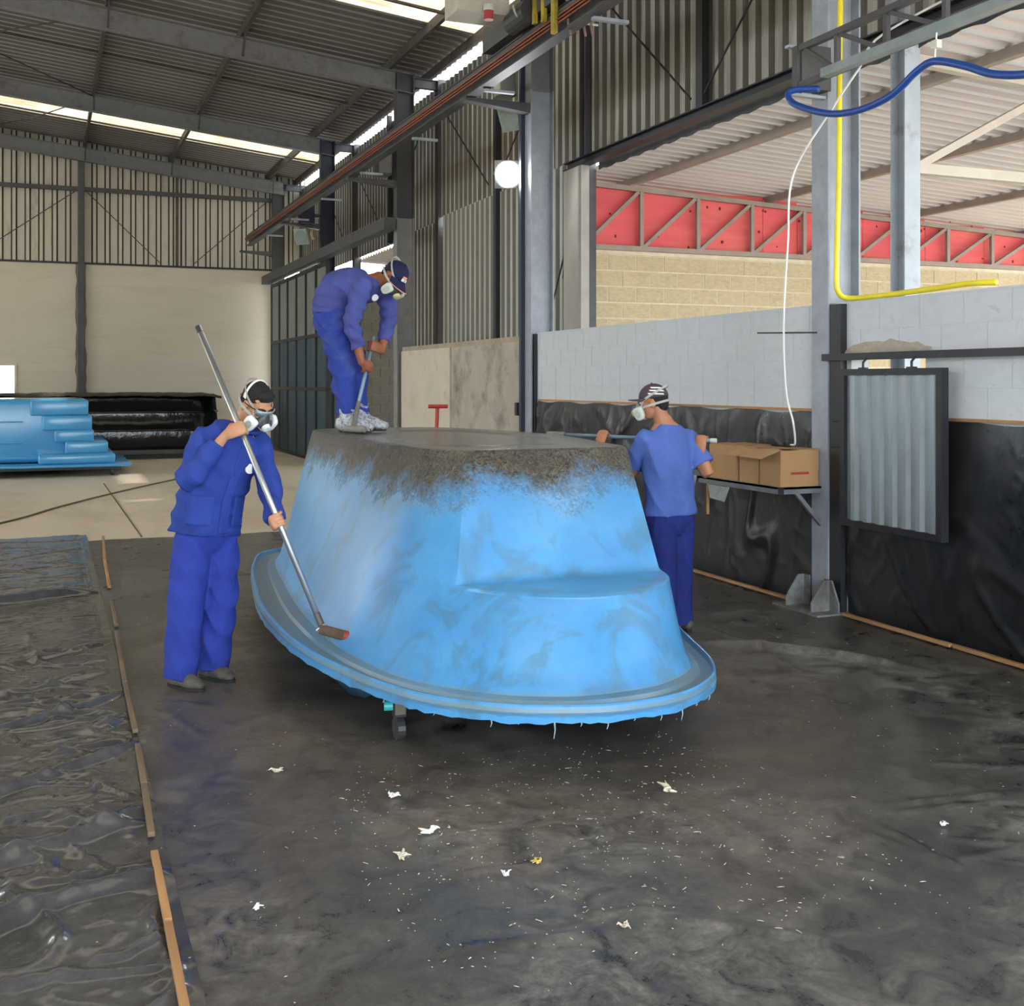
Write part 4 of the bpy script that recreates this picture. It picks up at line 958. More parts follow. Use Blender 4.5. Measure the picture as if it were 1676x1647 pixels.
# ================================================================== LAMPS
def flood(name,loc,rz,tilt,label,lit):
    e=tag(empty(name,loc),label,'lamp'); e.rotation_euler=(tilt,0,rz)
    W=.17
    MB().rings([[(-W,-.16,-W),(W,-.16,-W),(W,-.16,W),(-W,-.16,W)],[(-W,-.10,-W),(W,-.10,-W),(W,-.10,W),(-W,-.10,W)],[(-.09,.10,-.09),(.09,.10,-.09),(.09,.10,.09),(-.09,.10,.09)],[(-.06,.14,-.06),(.06,.14,-.06),(.06,.14,.06),(-.06,.14,.06)]]).build('housing',GREYPL,e,bevel=.008)
    if lit:
        m=bpy.data.materials.new('lit lamp glass'); m.use_nodes=True; nt=m.node_tree; nt.nodes.remove(nt.nodes['Principled BSDF']); em=node(nt,'ShaderNodeEmission',Color=(.93,.97,1,1),Strength=60.); nt.links.new(em.outputs[0],nt.nodes['Material Output'].inputs[0])
    else: m=M('dull lamp glass',srgb(128,138,132),.2,.0,.15,6)
    MB().tube([(0,-.172,0),(0,-.160,0)],.145,24).build('lens',m,e)
    MB().tube([(W-.01,0,0),(W+.05,.02,0)],.11,20).build('end_cap',TANLAMP,e)
    for s in (-1,1): MB().bar((s*(W+.015),.0,0),(s*(W+.015),.22,.0),.012,.03).build('yoke_arm',STEEL_L,e)
    MB().bar((-W-.015,.22,0),(W+.015,.22,0),.03,.012).build('yoke_bar',STEEL_L,e)
    return e
flood('floodlight',(5.31,13.02,4.29),R(-24),R(14),'lit white floodlight high on the wall beside the column',True)
flood('floodlight',(5.40,12.96,5.02),R(-62),R(24),'unlit grey floodlight above the lit one, under the crane beam',False)
flood('floodlight',(5.05,23.75,4.80),R(-50),R(20),'unlit floodlight far back on the navy column',False)
def ctrl_box(loc,sz,label,mat=GREYPL):
    e=tag(empty('ballast_box',loc),label,'control box')
    w,d,h_=sz
    MB().box(-w/2,w/2,-d/2,d/2,0,h_).build('case',mat,e,bevel=.01); MB().box(-w/2-.006,-w/2,-d/2+.02,d/2-.02,.02,h_-.02).build('lid',OFFWHITE if mat is GREYPL else mat,e); MB().box(-w/2,w/2,-d/2-.01,-d/2,.0,.03).build('latch',STEEL_D,e); MB().box(w/2,5.34-loc[0],-.03,.03,h_*.4,h_*.6).build('bracket',STEEL_D,e)
ctrl_box((5.25,13.0,5.22),(.2,.26,.34),'grey ballast box above the unlit floodlight')
ctrl_box((5.17,18.2,5.12),(.22,.3,.42),'grey ballast box on the dark middle column',RAFTER)
ctrl_box((5.05,23.65,5.0),(.3,.25,.4),'navy control box on the far navy column',NAVYP)

# ================================================================== LITTER ON THE FLOOR
FIB=M('pale fibre scrap',srgb(206,196,176),.9,.0,.15,20)
FIBW=M('white scrap',srgb(226,228,226),.7,.0,.05,20)
def scrap(x,y,s,mat,label,seed):
    rg=random.Random(seed); z0=hm(x,y) if x>.4 else hl(x,y)
    m=MB()
    for k in range(7):
        a=rg.random()*6.28; l=s*(.5+rg.random()); z=z0+.006
        p=Vector((rg.uniform(-s,s)*.3,rg.uniform(-s,s)*.3,.004)); q=p+Vector((math.cos(a)*l,math.sin(a)*l,.003+.01*rg.random()))
        m.tube([p,(p+q)/2+Vector((rg.uniform(-.3,.3)*l,rg.uniform(-.3,.3)*l,.006)),q],[s*.22,s*.16,s*.06],6)
    o=m.build('fibre_scrap',mat); o.location=(x,y,z0+.004)
    return tag(o,label,'scrap')
scrap(1.33,4.04,0.030,FIBW,'white crumpled scrap on the black sheet in front of the mold, left of centre',1)
scrap(1.16,3.86,0.030,FIB,'pale fibre clump on the sheet at the left front',2)
scrap(1.30,4.45,0.030,FIBW,'small white scrap closest to the front of the blue mold',3)
scrap(2.38,4.08,0.042,FIB,'ragged pale strip lying in the bluish reflection on the floor sheet',4)
scrap(1.59,3.62,0.021,M('yellow scrap',srgb(214,190,90),.7),'small yellow scrap on the floor sheet',5)
scrap(1.65,3.10,0.021,FIB,'pale star-shaped scrap near the bottom edge',6)
scrap(.62,3.66,0.021,FIBW,'white flake right of the orange batten',7)
scrap(1.45,3.58,0.018,FIBW,'curly white shaving near the middle of the floor sheet',8)
scrap(.92,4.92,0.030,FIB,'beige fibre tuft near the left worker\'s shoes',9)
scrap(3.15,3.35,0.018,FIBW,'white fleck on the right of the floor sheet',10)
# uncountable flecks and clipped strands
rf_=random.Random(21); m=MB()
for k in range(1100):
    x=.5+4.6*rf_.random(); y=2.8+7.5*rf_.random()**1.4
    if rf_.random()<.45: x=1.0+1.8*rf_.random(); y=3.0+1.8*rf_.random()
    z=hm(x,y)+.003; a=rf_.random()*6.28; l=.002+.012*rf_.random()**4; w=.0008+.0016*rf_.random()
    d=Vector((math.cos(a),math.sin(a),0)); n_=Vector((-d.y,d.x,0))
    p=Vector((x,y,z))
    m.add([p-d*l-n_*w,p+d*l-n_*w,p+d*l+n_*w,p-d*l+n_*w,p+Vector((0,0,.0015))],[(0,1,4),(1,2,4),(2,3,4),(3,0,4),(0,3,2,1)])
tag(m.build('fibre_litter',FIB),'tiny pale fibre flecks strewn over the floor sheet','litter',kind='stuff')

# ================================================================== PEOPLE
def fabric(name,col,var=.16,dirt=None,damt=.3):
    m=M(name,col,.85,.0,var,3.5,bump=.6,bscale=11,spec=.25,dirt=dirt,dirt_amt=damt,dirt_scale=3.); return m
def skin(name,col): return M(name,col,.5,.0,.10,14,bump=.05,bscale=90,spec=.35)
def ell(m,pts,rads,side,n=18,per=4,dome=(True,True)):
    """tapering limb with elliptical section along a smooth path"""
    P=[Vector(p) for p in pts]; Rr=[Vector((r,r)) if isinstance(r,(int,float)) else Vector(r) for r in rads]
    pp=[];rr=[]
    for i in range(len(P)-1):
        g=[P[max(i-1,0)],P[i],P[i+1],P[min(i+2,len(P)-1)]]; h=[Rr[max(i-1,0)],Rr[i],Rr[i+1],Rr[min(i+2,len(P)-1)]]
        for k in range(per):
            t=k/per; cr=lambda q: .5*((2*q[1])+(q[2]-q[0])*t+(2*q[0]-5*q[1]+4*q[2]-q[3])*t*t+(3*q[1]-q[0]-3*q[2]+q[3])*t**3)
            pp.append(cr(g)); rr.append(cr(h))
    pp.append(P[-1]); rr.append(Rr[-1])
    side=Vector(side); rings=[]
    N=len(pp)
    def ring(c,t,r):
        a=(side-t*side.dot(t))
        if a.length<1e-3: a=Vector((.3,.9,.1))-t*Vector((.3,.9,.1)).dot(t)
        a.normalize(); b=t.cross(a)
        return [c+a*math.cos(2*math.pi*k/n)*r[0]+b*math.sin(2*math.pi*k/n)*r[1] for k in range(n)]
    tg=[(pp[min(i+1,N-1)]-pp[max(i-1,0)]).normalized() for i in range(N)]
    if dome[0]:
        q=min(rr[0]);
        for o,s in ((.92,.40),(.62,.78)): rings.append(ring(pp[0]-tg[0]*q*o,tg[0],rr[0]*s))
    for i in range(N): rings.append(ring(pp[i],tg[i],rr[i]))
    if dome[1]:
        q=min(rr[-1])
        for o,s in ((.62,.78),(.92,.40)): rings.append(ring(pp[-1]+tg[-1]*q*o,tg[-1],rr[-1]*s))
    m.rings(rings); return m
def skinned(name,m,mat,parent,vox,smooth=4,fold=0.,seed=0.,fscale=1.,zs=1.):
    """join overlapping closed shapes into one continuous surface, soften it, add cloth folds"""
    me=bpy.data.meshes.new('tmp'); me.from_pydata([tuple(v) for v in m.v],[],m.f)
    bm=bmesh.new(); bm.from_mesh(me); bmesh.ops.recalc_face_normals(bm,faces=bm.faces); bm.to_mesh(me); bm.free()
    o=bpy.data.objects.new('tmp',me); COL.objects.link(o)
    r=o.modifiers.new('r','REMESH'); r.mode='VOXEL'; r.voxel_size=vox; r.adaptivity=0
    if smooth:
        s=o.modifiers.new('s','SMOOTH'); s.factor=.5; s.iterations=smooth
    dg=bpy.context.evaluated_depsgraph_get()
    nm=bpy.data.meshes.new_from_object(o.evaluated_get(dg))
    bpy.data.objects.remove(o); bpy.data.meshes.remove(me)
    nm.name=name
    n=len(nm.vertices); co=np.empty(n*3,np.float32); nm.vertices.foreach_get('co',co); co=co.reshape(-1,3).astype(np.float64)
    if fold>0:
        no=np.empty(n*3,np.float32); nm.vertices.foreach_get('normal',no); no=no.reshape(-1,3)
        x,y,z=co[:,0]*fscale,co[:,1]*fscale,co[:,2]*fscale*zs
        w=np.sin(9*y+seed)*.9+np.sin(7*z+2*seed)*.8+np.sin(11*x-4*z+seed*3)*.7
        a=np.sin(30*z+14*x-10*y+2.2*w+seed); b_=np.sin(17*z-23*x+13*y+2.6*w+2*seed); c_=np.sin(60*z+22*x+18*y+3*w)
        env=.45+.55*np.sin(5*x-6*z+4*y+seed)**2
        d=fold*(env*(1-np.abs(a))*1.1+.8*(1-np.abs(b_))*(1-env)+.25*c_-.5)
        co+=no*d[:,None]; nm.vertices.foreach_set('co',co.astype(np.float32).ravel())
    nm.polygons.foreach_set('use_smooth',[True]*len(nm.polygons)); nm.materials.clear(); nm.materials.append(mat); nm.update()
    return link(bpy.data.objects.new(name,nm),parent)
def basis(f,up=(0,0,1),roll=0.):
    f=Vector(f).normalized(); u=Vector(up); u=(u-f*u.dot(f)).normalized(); s=f.cross(u)
    B=Matrix((s,f,u)).transposed()
    return B@Matrix.Rotation(roll,3,'Y') if roll else B
def grip(m,c,a,frm,sgn,pr=.016,wrap=195,spread=.0205,fr=.0088,thumb_up=1):
    """a hand closed on a rod: c on the rod axis, a its direction, frm where the forearm comes from. Returns the wrist."""
    c=Vector(c); a=Vector(a).normalized(); q=c-Vector(frm); q=(q-a*q.dot(a)).normalized(); p=a.cross(q)*sgn
    Rr=pr+fr*.95
    wrist=c-q*.085+p*.028
    # palm: flattened block from wrist to knuckles
    ell(m,[wrist,c-q*.045+p*(pr+.020),c-q*.005+p*(pr+.020),c+q*.026+p*(pr+.012)],[(.028,.020),(.037,.018),(.042,.017),(.040,.013)],a,per=3)
    for i,s in enumerate((-1.5,-.5,.5,1.5)):
        s*=thumb_up
        ln=[.86,1.0,.97,.80][i if thumb_up<0 else 3-i]; pts=[]
        for k in range(7):
            th=R(38+(wrap*ln)*k/6)
            rad=Rr+ (.004 if k==0 else 0)
            pts.append(c+a*(s*spread)+(p*math.cos(th)+q*math.sin(th))*rad)
        ell(m,pts,[fr*1.12,fr*1.1,fr*1.05,fr*1.08,fr*.98,fr*.95,fr*.8],a,n=10,per=2)
    tb=[wrist+q*.02+a*thumb_up*.018, c-q*.035+p*.018+a*thumb_up*.042, c-q*.030-p*.004+a*thumb_up*.046, c-q*.012-p*(Rr+.002)+a*thumb_up*.040, c+q*.012-p*(Rr+.004)+a*thumb_up*.034]
    ell(m,tb,[.015,.0135,.0115,.0105,.008],a,n=10,per=3)
    return wrist
def head_shapes(m,c,B,neck,nr=.056):
    T=lambda *p: c+B@Vector(p)
    m.ball(T(0,-.012,.032),(.073,.092,.083),18,12,B); m.ball(T(0,.022,-.028),(.060,.066,.082),18,12,B); m.ball(T(0,.038,-.078),(.044,.042,.032),14,9,B)
    m.ball(T(0,.072,.026),(.050,.020,.014),14,8,B)
    ell(m,[T(0,.084,.016),T(0,.098,-.008),T(0,.104,-.024)],[.009,.012,.015],B@Vector((1,0,0)),n=10)
    for s in (-1,1):
        m.ball(T(s*.073,-.012,-.012),(.011,.021,.033),10,8,B); m.ball(T(s*.034,.070,-.020),(.022,.020,.018),10,8,B)
    ell(m,[T(0,-.025,-.03),T(0,-.03,-.085).lerp(Vector(neck),.35),Vector(neck)],[nr*.98,nr,nr*1.15],B@Vector((1,0,0)))
def face_parts(par,c,B,brow):
    T=lambda *p: c+B@Vector(p)
    for s in (-1,1):
        e=MB().ball(T(s*.031,.078,.004),(.013,.010,.009),12,8,B).build('eye',M('eye white',srgb(196,186,176),.3),par,True)
        MB().ball(T(s*.031,.0865,.003),(.006,.004,.006),10,6,B).build('iris',M('dark iris',srgb(32,22,18),.2),e,True)
        ell(MB(),[T(s*.014,.090,.022),T(s*.032,.086,.027),T(s*.052,.072,.022)],[.005,.006,.003],(0,0,1),n=8).build('eyebrow',brow,par,True)
def respirator(par,c,B,cup,filt,front,straps=True):
    T=lambda *p: c+B@Vector(p)
    m=MB(); m.ball(T(0,.088,-.042),(.044,.040,.048),16,10,B); m.ball(T(0,.112,-.055),(.030,.026,.034),14,9,B); m.ball(T(0,.098,-.010),(.020,.018,.03),12,8,B)
    for s in (-1,1): m.tube([T(s*.03,.10,-.055),T(s*.065,.098,-.062)],.022,14)
    mask=skinned('respirator',m,cup,par,.006,3)
    for s in (-1,1):
        ax=(B@Vector((s*.90,.30,-.05))).normalized(); cc=T(s*.082,.088,-.066); upv=B@Vector((0,.25,1)); upv=(upv-ax*upv.dot(ax)).normalized(); sd=ax.cross(upv)
        rings=[]
        for o,sc in ((-.016,.90),(-.012,1.0),(.006,1.0),(.012,.94),(.015,.84)):
            r=[]
            for k in range(28):
                an=2*math.pi*k/28; ca,sa=math.cos(an),math.sin(an); e=.62
                wx=.036*math.copysign(abs(ca)**e,ca)*(1+.18*sa); wy=.046*math.copysign(abs(sa)**e,sa)
                r.append(cc+ax*o+sd*wx*sc+upv*wy*sc)
            rings.append(r)
        f=MB().rings(rings).build('filter',filt,mask,True); sharpen(f,50)
        MB().rings([[cc+ax*.0155+sd*.02*math.cos(2*math.pi*k/20)+upv*.027*math.sin(2*math.pi*k/20) for k in range(20)],[cc+ax*.018+sd*.018*math.cos(2*math.pi*k/20)+upv*.025*math.sin(2*math.pi*k/20) for k in range(20)]]).build('filter_label',M('filter print',srgb(168,176,170),.5,.0,.15,60),f)
    MB().tube([T(0,.130,-.058),T(0,.146,-.062),T(0,.150,-.063)],[.026,.025,.018],16).build('valve',front,mask)
    if straps:
        SG=M('grey strap',srgb(168,168,162),.7,.0,.1,20)
        for z0,zt in ((-.02,.075),(-.05,-.02)):
            pts=[T(.058*1.0,.085,-.05)]+[T(.082*math.cos(a)*1.0,-.012+.10*math.sin(a),z0+(zt-z0)*(1-math.sin(a))/2+.02) for a in [R(35-250*i/14) for i in range(15)]]+[T(-.058,.085,-.05)]
            v=[];f=[]
            for i,p in enumerate(pts):
                h=B@Vector((0,0,.0075)); q=(p-c).normalized()*.003
                v+=[p-h+q,p+h+q,p+h+q*2,p-h+q*2]
                if i:
                    a=4*i-4
                    for k in range(4): f.append((a+k,a+(k+1)%4,a+4+(k+1)%4,a+4+k))
            mesh('strap',v,f,SG,mask)
    return mask
def head_harness(par,mask,c,B,mat):
    """white plastic cradle over the crown"""
    T=lambda *p: c+B@Vector(p)
    for k,(y0,z0) in ((1,(-.025,.0)),):
        pts=[T(.084*math.cos(a),y0-.03*math.sin(a)*k,.03+.098*math.sin(a)) for a in [math.pi*i/16 for i in range(17)]]
        v=[];f=[]
        for i,p in enumerate(pts):
            w=.010 if i in(0,1,15,16) else .0055; h=B@Vector((0,w,0)); q=(p-T(0,-.01,.03)).normalized()*.004
            v+=[p-h,p+h,p+h+q,p-h+q]
            if i:
                a=4*i-4
                for j in range(4): f.append((a+j,a+(j+1)%4,a+4+(j+1)%4,a+4+j))
        mesh('harness',v,f,mat,mask)
def cap(par,c,B,mat,vis_mat,droop=-.25,edge=None):
    T=lambda *p: c+B@Vector(p)
    rg=[]
    for i in range(9):
        t=i/8*math.pi/2
        rg.append([T(.084*math.cos(t)*math.cos(2*math.pi*k/32)*(1.0),-.010+.102*math.cos(t)*math.sin(2*math.pi*k/32),.030+.096*math.sin(t)) for k in range(32)])
    inner=[T(.080*math.cos(2*math.pi*k/32),-.010+.098*math.sin(2*math.pi*k/32),.030) for k in range(32)]
    crown=MB().rings([inner]+rg,cap0=False).build('cap',mat,par,True)
    MB().ball(T(0,-.010,.128),(.007,.007,.004),10,6,B).build('cap_button',mat,crown,True)
    top=[];n=16
    rows=5
    v=[];f=[]
    for j in range(rows):
        for i in range(n+1):
            a=R(18+144*i/n); t=j/(rows-1)
            x=.083*math.cos(a)*(1+.02*t); y=-.010+.100*math.sin(a)+t*.078*math.sin(a)**.8; z=.034+droop*t*.078-.020*(x/.083)**2*t*1.2-.004*t
            v.append(T(x,y,z))
    nb=len(v); v+= [p-B@Vector((0,0,.004)) for p in v[:nb]]
    for j in range(rows-1):
        for i in range(n):
            a=j*(n+1)+i; f.append((a,a+1,a+n+2,a+n+1)); f.append((nb+a,nb+a+n+1,nb+a+n+2,nb+a+1))
    for i in range(n): a=(rows-1)*(n+1)+i; f.append((a,a+1,nb+a+1,nb+a))
    for e in (0,n):
        for j in range(rows-1): a=j*(n+1)+e; f.append((a,a+n+1,nb+a+n+1,nb+a))
    vis=mesh('visor',v,f,vis_mat,crown,smooth=True); sharpen(vis,50)
    if edge:
        MB().tube([v[(rows-1)*(n+1)+i] for i in range(n+1)],.0035,8).build('visor_edge',edge,crown)
    return crown
def shoe(par,heel,toe,mat,solemat,ankle,h=.05):
    heel=Vector(heel); toe=Vector(toe); d=(toe-heel); d.z=0; L=d.length; d.normalize(); s=Vector((-d.y,d.x,0)); up=Vector((0,0,1))
    m=MB()
    ell(m,[heel+up*.055,heel+d*L*.35+up*.058,heel+d*L*.7+up*.048,toe+up*.036],[(.038,.046),(.042,.048),(.048,.040),(.036,.026)],s)
    ell(m,[heel+d*.05+up*.05,heel.lerp(Vector(ankle),.6)+d*.04+up*.06],[(.044,.05),(.046,.05)],s)
    o=skinned('shoe',m,mat,par,.008,3,.002,heel.x*9)
    pts=[]
    for k in range(24):
        a=2*math.pi*k/24; ca=math.cos(a); sa=math.sin(a)
        pts.append((heel+toe)/2+d*(L*.5+.035)*ca+s*(.046+.006*ca)*sa*1.0)
    MB().rings([[Vector((p.x,p.y,heel.z+.002)) for p in pts],[Vector((p.x,p.y,heel.z+.022)) for p in pts]]).build('sole',solemat,o)
    return o

SKIN_A=skin('tan skin',srgb(186,136,106)); SKIN_B=skin('brown skin',srgb(140,86,62)); SKIN_C=skin('light brown skin',srgb(176,122,92))
HAIR=M('short black hair',srgb(26,22,22),.7,.0,.3,60,bump=.6,bscale=120)
BLUE_J=fabric('royal blue work jacket',srgb(46,68,150),.16,srgb(34,48,112),.35); BLUE_T=fabric('royal blue work trousers',srgb(46,62,152),.16,srgb(34,46,118),.3)
BLUE_S=fabric('faded blue sweatshirt',srgb(72,80,144),.14,srgb(56,62,118),.3); BLUE_T2=fabric('dusty blue trousers',srgb(46,64,146),.16,srgb(82,92,136),.3)
BLUE_TS=fabric('blue t-shirt',srgb(82,106,178),.12,srgb(68,90,156),.3); NAVY_T=fabric('dark blue trousers',srgb(36,48,118),.18,srgb(28,36,94),.4)
SHOEM=M('dusty grey work shoe',srgb(86,82,76),.8,.0,.3,14,bump=.5,bscale=60); SOLE=M('black sole',srgb(34,32,32),.8)
FILT=M('white filter case',srgb(226,228,230),.45,.0,.04,8); FILTG=M('grey green filter case',srgb(188,196,186),.5,.0,.08,10); MASKD=M('dark respirator cup',srgb(58,62,66),.4,.0,.15,9); MASKG=M('grey respirator cup',srgb(140,144,142),.5,.0,.1,9)
LENSM=M('smoked clear lens',srgb(120,136,146),.1,.3,.1,8)
def person(name,loc,label): 
    o=tag(empty(name,loc,-YAW),label,'person'); return o
def leg_body(m,h,k,a,r=(.075,.05,.036)): ell(m,[h,k,a],r,(1,0,0))

# ---------------------------------------------------------------- left worker with the long roller pole
pa=person('person',(.809,6.587,0),'worker in blue jacket and trousers on the floor holding a long roller pole')
hA=Vector((.325,-.06,1.572)); BA=basis((.66,-.46,-.58))
nA=Vector((.215,.0,1.45)); rsh,rel=Vector((.040,-.12,1.38)),Vector((-.005,-.235,1.165)); lsh,lel=Vector((.30,.11,1.345)),Vector((.395,-.06,1.12))
pt,pb=Vector((-.001,-.06,2.008)),Vector((.770,-.49,.405)); ax=(pt-pb).normalized()
def on(p,q,z): return p.lerp(q,(z-p.z)/(q.z-p.z))
rg_,lg_=on(pt,pb,1.437),on(pt,pb,.955)
shA=(lsh-rsh).normalized()
m=MB(); head_shapes(m,hA,BA,nA)
rw=grip(m,rg_,ax,rel,-1,.0165,thumb_up=1); lw=grip(m,lg_,ax,lel,-1,.0165,thumb_up=1)
ell(m,[nA+Vector((0,0,.0)),(.185,-.01,1.36),(.13,-.01,1.22),(.06,0,1.02),(.03,0,.88)],[(.07,.06),(.15,.09),(.15,.1),(.14,.09),(.14,.1)],shA)
for s,e,w in ((rsh,rel,rw),(lsh,lel,lw)): ell(m,[s,s.lerp(e,.5),e,e.lerp(w,.5),w],[.05,.045,.04,.036,.026],shA)
leg_body(m,(-.04,-.06,.86),(-.061,-.10,.457),(-.082,-.12,.06)); leg_body(m,(.09,.07,.86),(.093,.04,.447),(.044,.07,.06))
skinned('body',m,SKIN_A,pa,.0048,2)
face_parts(pa,hA,BA,HAIR)
TA=lambda *p: hA+BA@Vector(p)
m=MB(); m.ball(TA(0,-.022,.044),(.079,.092,.083),20,14,BA); m.ball(TA(0,.035,.082),(.060,.046,.036),16,10,BA); m.ball(TA(0,-.06,-.01),(.062,.052,.05),14,9,BA)
skinned('hair',m,HAIR,pa,.006,2,.003,1.3,3.)
mk=respirator(pa,hA,BA,MASKD,FILT,FILT,True); head_harness(pa,mk,hA,BA,WHITE)
gl=empty('safety_glasses',(0,0,0),0,pa)
v=[];f=[]
for i in range(13):
    a=R(-62+124*i/12); x=.072*math.sin(a); y=.044+.056*math.cos(a)
    v+=[TA(x,y+.004,-.014),TA(x,y+.006,.020),TA(x,y+.009,.020),TA(x,y+.007,-.014)]
    if i:
        b=4*i-4
        for k in range(4): f.append((b+k,b+(k+1)%4,b+4+(k+1)%4,b+4+k))
mesh('lens',v,f,LENSM,gl,smooth=True)
MB().tube([TA(.075*math.sin(R(-64+128*i/12)),.048+.058*math.cos(R(-64+128*i/12)),.021) for i in range(13)],.0035,8).build('brow_bar',M('silver frame',srgb(206,210,214),.3,.6),gl)
for s in (-1,1): MB().tube([TA(s*.070,.070,.018),TA(s*.080,.03,.012),TA(s*.082,-.02,.006)],.003,8).build('temple',STEEL_B,gl)
# jacket: torso and both sleeves in one
m=MB()
ell(m,[(.018,.0,.845),(.032,0,.93),(.055,0,1.05),(.115,-.01,1.22),(.165,-.015,1.345),(.195,-.01,1.415),(.213,0,1.452)],[(.215,.155),(.205,.150),(.195,.142),(.205,.140),(.200,.122),(.145,.095),(.078,.074)],shA,n=24,dome=(False,False))
for s,e,w,cu in ((rsh,rel,rw,.84),(lsh,lel,lw,.86)):
    en=e.lerp(w,cu)
    ell(m,[s-(e-s).normalized()*.0+Vector((0,0,.0)),s.lerp(e,.4),e,e.lerp(en,.5),en],[.074,.073,.070,.062,.056],shA,dome=(True,False))
jk=skinned('jacket',m,BLUE_J,pa,.0085,5,.014,1.1,1.0,.65)
ell(MB(),[nA+Vector((-.05,-.05,-.005)),nA+Vector((.03,-.095,-.02)),nA+Vector((.095,-.02,-.04)),nA+Vector((.05,.075,-.01)),nA+Vector((-.04,.06,.015)),nA+Vector((-.07,.0,.01))],[(.014,.030)]*6,(0,0,1),n=10).build('collar',BLUE_J,jk,True)
fA=Vector((.62,-.78,0)).normalized()
def onA(z,side,out): # point on the jacket front
    cx=np.interp(z,[.845,.93,1.05,1.22,1.345],[.018,.032,.055,.115,.165]); rb=np.interp(z,[.845,.93,1.05,1.22,1.345],[.155,.15,.142,.14,.122]); ra=np.interp(z,[.845,.93,1.05,1.22,1.345],[.215,.205,.195,.205,.2])
    sx=side/ra; return Vector((cx,-.005,z))+shA*side+Vector((shA.y,-shA.x,0)).normalized()*(rb*math.sqrt(max(0,1-sx*sx))+out)
def plate(par,name,mat,z0,z1,s0,s1,out,nz=8,ns=6):
    v=[];f=[]
    for j in range(nz+1):
        for i in range(ns+1): v.append(onA(z0+(z1-z0)*j/nz,s0+(s1-s0)*i/ns,out))
    nb=len(v)
    for j in range(nz+1):
        for i in range(ns+1): v.append(onA(z0+(z1-z0)*j/nz,s0+(s1-s0)*i/ns,out-.02))
    w=ns+1
    for j in range(nz):
        for i in range(ns): a=j*w+i; f.append((a,a+1,a+w+1,a+w))
    for j in range(nz):
        for i in (0,ns): a=j*w+i; f.append((a,a+w,nb+a+w,nb+a))
    for i in range(ns):
        for j in (0,nz): a=j*w+i; f.append((a,a+1,nb+a+1,nb+a))
    return mesh(name,v,f,mat,par,smooth=True)
plate(jk,'placket',BLUE_J,.86,1.34,.0,.05,.010,nz=14); plate(jk,'pocket',BLUE_J,.90,1.06,-.17,-.05,.009); plate(jk,'pocket',BLUE_J,.90,1.06,.08,.17,.009)
bd=onA(1.22,.105,.014); nrm=Vector((shA.y,-shA.x,0)).normalized()
MB().tube([bd-nrm*.004,bd+nrm*.001],.028,20).build('badge',WHITE,jk)
# trousers
def trousers(name,par,mat,waist,hips,legs,side,seed,rw=(.165,.125),fold=.012,zs=.5):
    m=MB(); ell(m,[waist,hips],[rw,(rw[0]*1.04,rw[1]*1.08)],side,dome=(True,True))
    for h,k,a,rr in legs: ell(m,[h,Vector(h).lerp(Vector(k),.5),k,Vector(k).lerp(Vector(a),.6),a],rr,side,dome=(True,False))
    return skinned(name,m,mat,par,.009,5,fold,seed,.9,zs)
trA=trousers('trousers',pa,BLUE_T,(.035,0,.93),(.028,0,.84),[((-.036,-.05,.82),(-.061,-.10,.457),(-.085,-.12,.055),[(.105,.115),(.108,.110),(.102,.10),(.098,.098),(.094,.098)]),((.085,.06,.82),(.093,.04,.447),(.046,.07,.062),[(.105,.115),(.105,.110),(.098,.10),(.094,.096),(.090,.098)])],shA,2.2)
shoe(pa,(-.135,-.10,0),(.045,-.21,0),SHOEM,SOLE,(-.085,-.12,.09)); shoe(pa,(-.01,.085,0),(.165,-.02,0),SHOEM,SOLE,(.046,.07,.09))
# his roller pole
rp=tag(empty('roller_pole',(.809,6.587,0),-YAW),'long aluminium pole with a dirty paint roller held by the left worker','paint roller')
MB().tube([pb,pt],.0165,16).build('pole',ALU,rp,True)
MB().tube([pt-ax*.035,pt+ax*.004],.0185,16).build('end_cap',STEEL_B,rp)
MB().tube([pb-ax*.0,pb+ax*.09],.018,14).build('grip_sleeve',M('stained steel sleeve',srgb(96,92,90),.5,.4),rp)
rc=Vector((.828,-.53,.397))
MB().tube([pb+ax*.02,pb-ax*.035,pb-ax*.06+Vector((.012,.0,-.005)),rc+Vector((-.045,.01,.045)),rc+Vector((-.09,.03,.005)),rc+Vector((-.06,.02,0))],.005,8).build('wire_frame',ALU,rp)
MB().tube([rc+Vector((-.065,.022,.012)),rc+Vector((.075,-.03,-.012))],.027,16).build('roller_sleeve',M('dirty brown roller',srgb(98,78,62),.9,.0,.3,30,bump=.8,bscale=80),rp)
MB().tube([rc+Vector((.072,-.029,-.0115)),rc+Vector((.098,-.039,-.016))],.028,16).build('roller_end',M('rust red roller end',srgb(150,62,52),.7,.0,.2,20),rp)

# ---------------------------------------------------------------- worker bending on top of the mold
ZB=1.333
pb_=person('person',(2.133,8.205,ZB),'worker in blue sweatshirt and navy cap bending over on top of the mold')
hB=Vector((.282,-.10,1.135)); BB=basis((.50,-.42,-.76),(.55,-.1,.8))
nB=Vector((.165,-.02,1.125))
rsh,rel=Vector((.055,-.165,1.06)),Vector((-.010,-.225,.80)); lsh,lel=Vector((.205,.12,1.055)),Vector((.222,.10,.84))
shB=(lsh-rsh).normalized()
qt,qb=Vector((.128,-.05,.70)),Vector((.003,-.28,.02)); axB=(qt-qb).normalized()
lgB,rgB=on(qt,qb,.625),on(qt,qb,.475)
m=MB(); head_shapes(m,hB,BB,nB)
rwB=grip(m,rgB,axB,rel,-1,.014,wrap=120,thumb_up=-1); lwB=grip(m,lgB,axB,lel,1,.014,thumb_up=1)
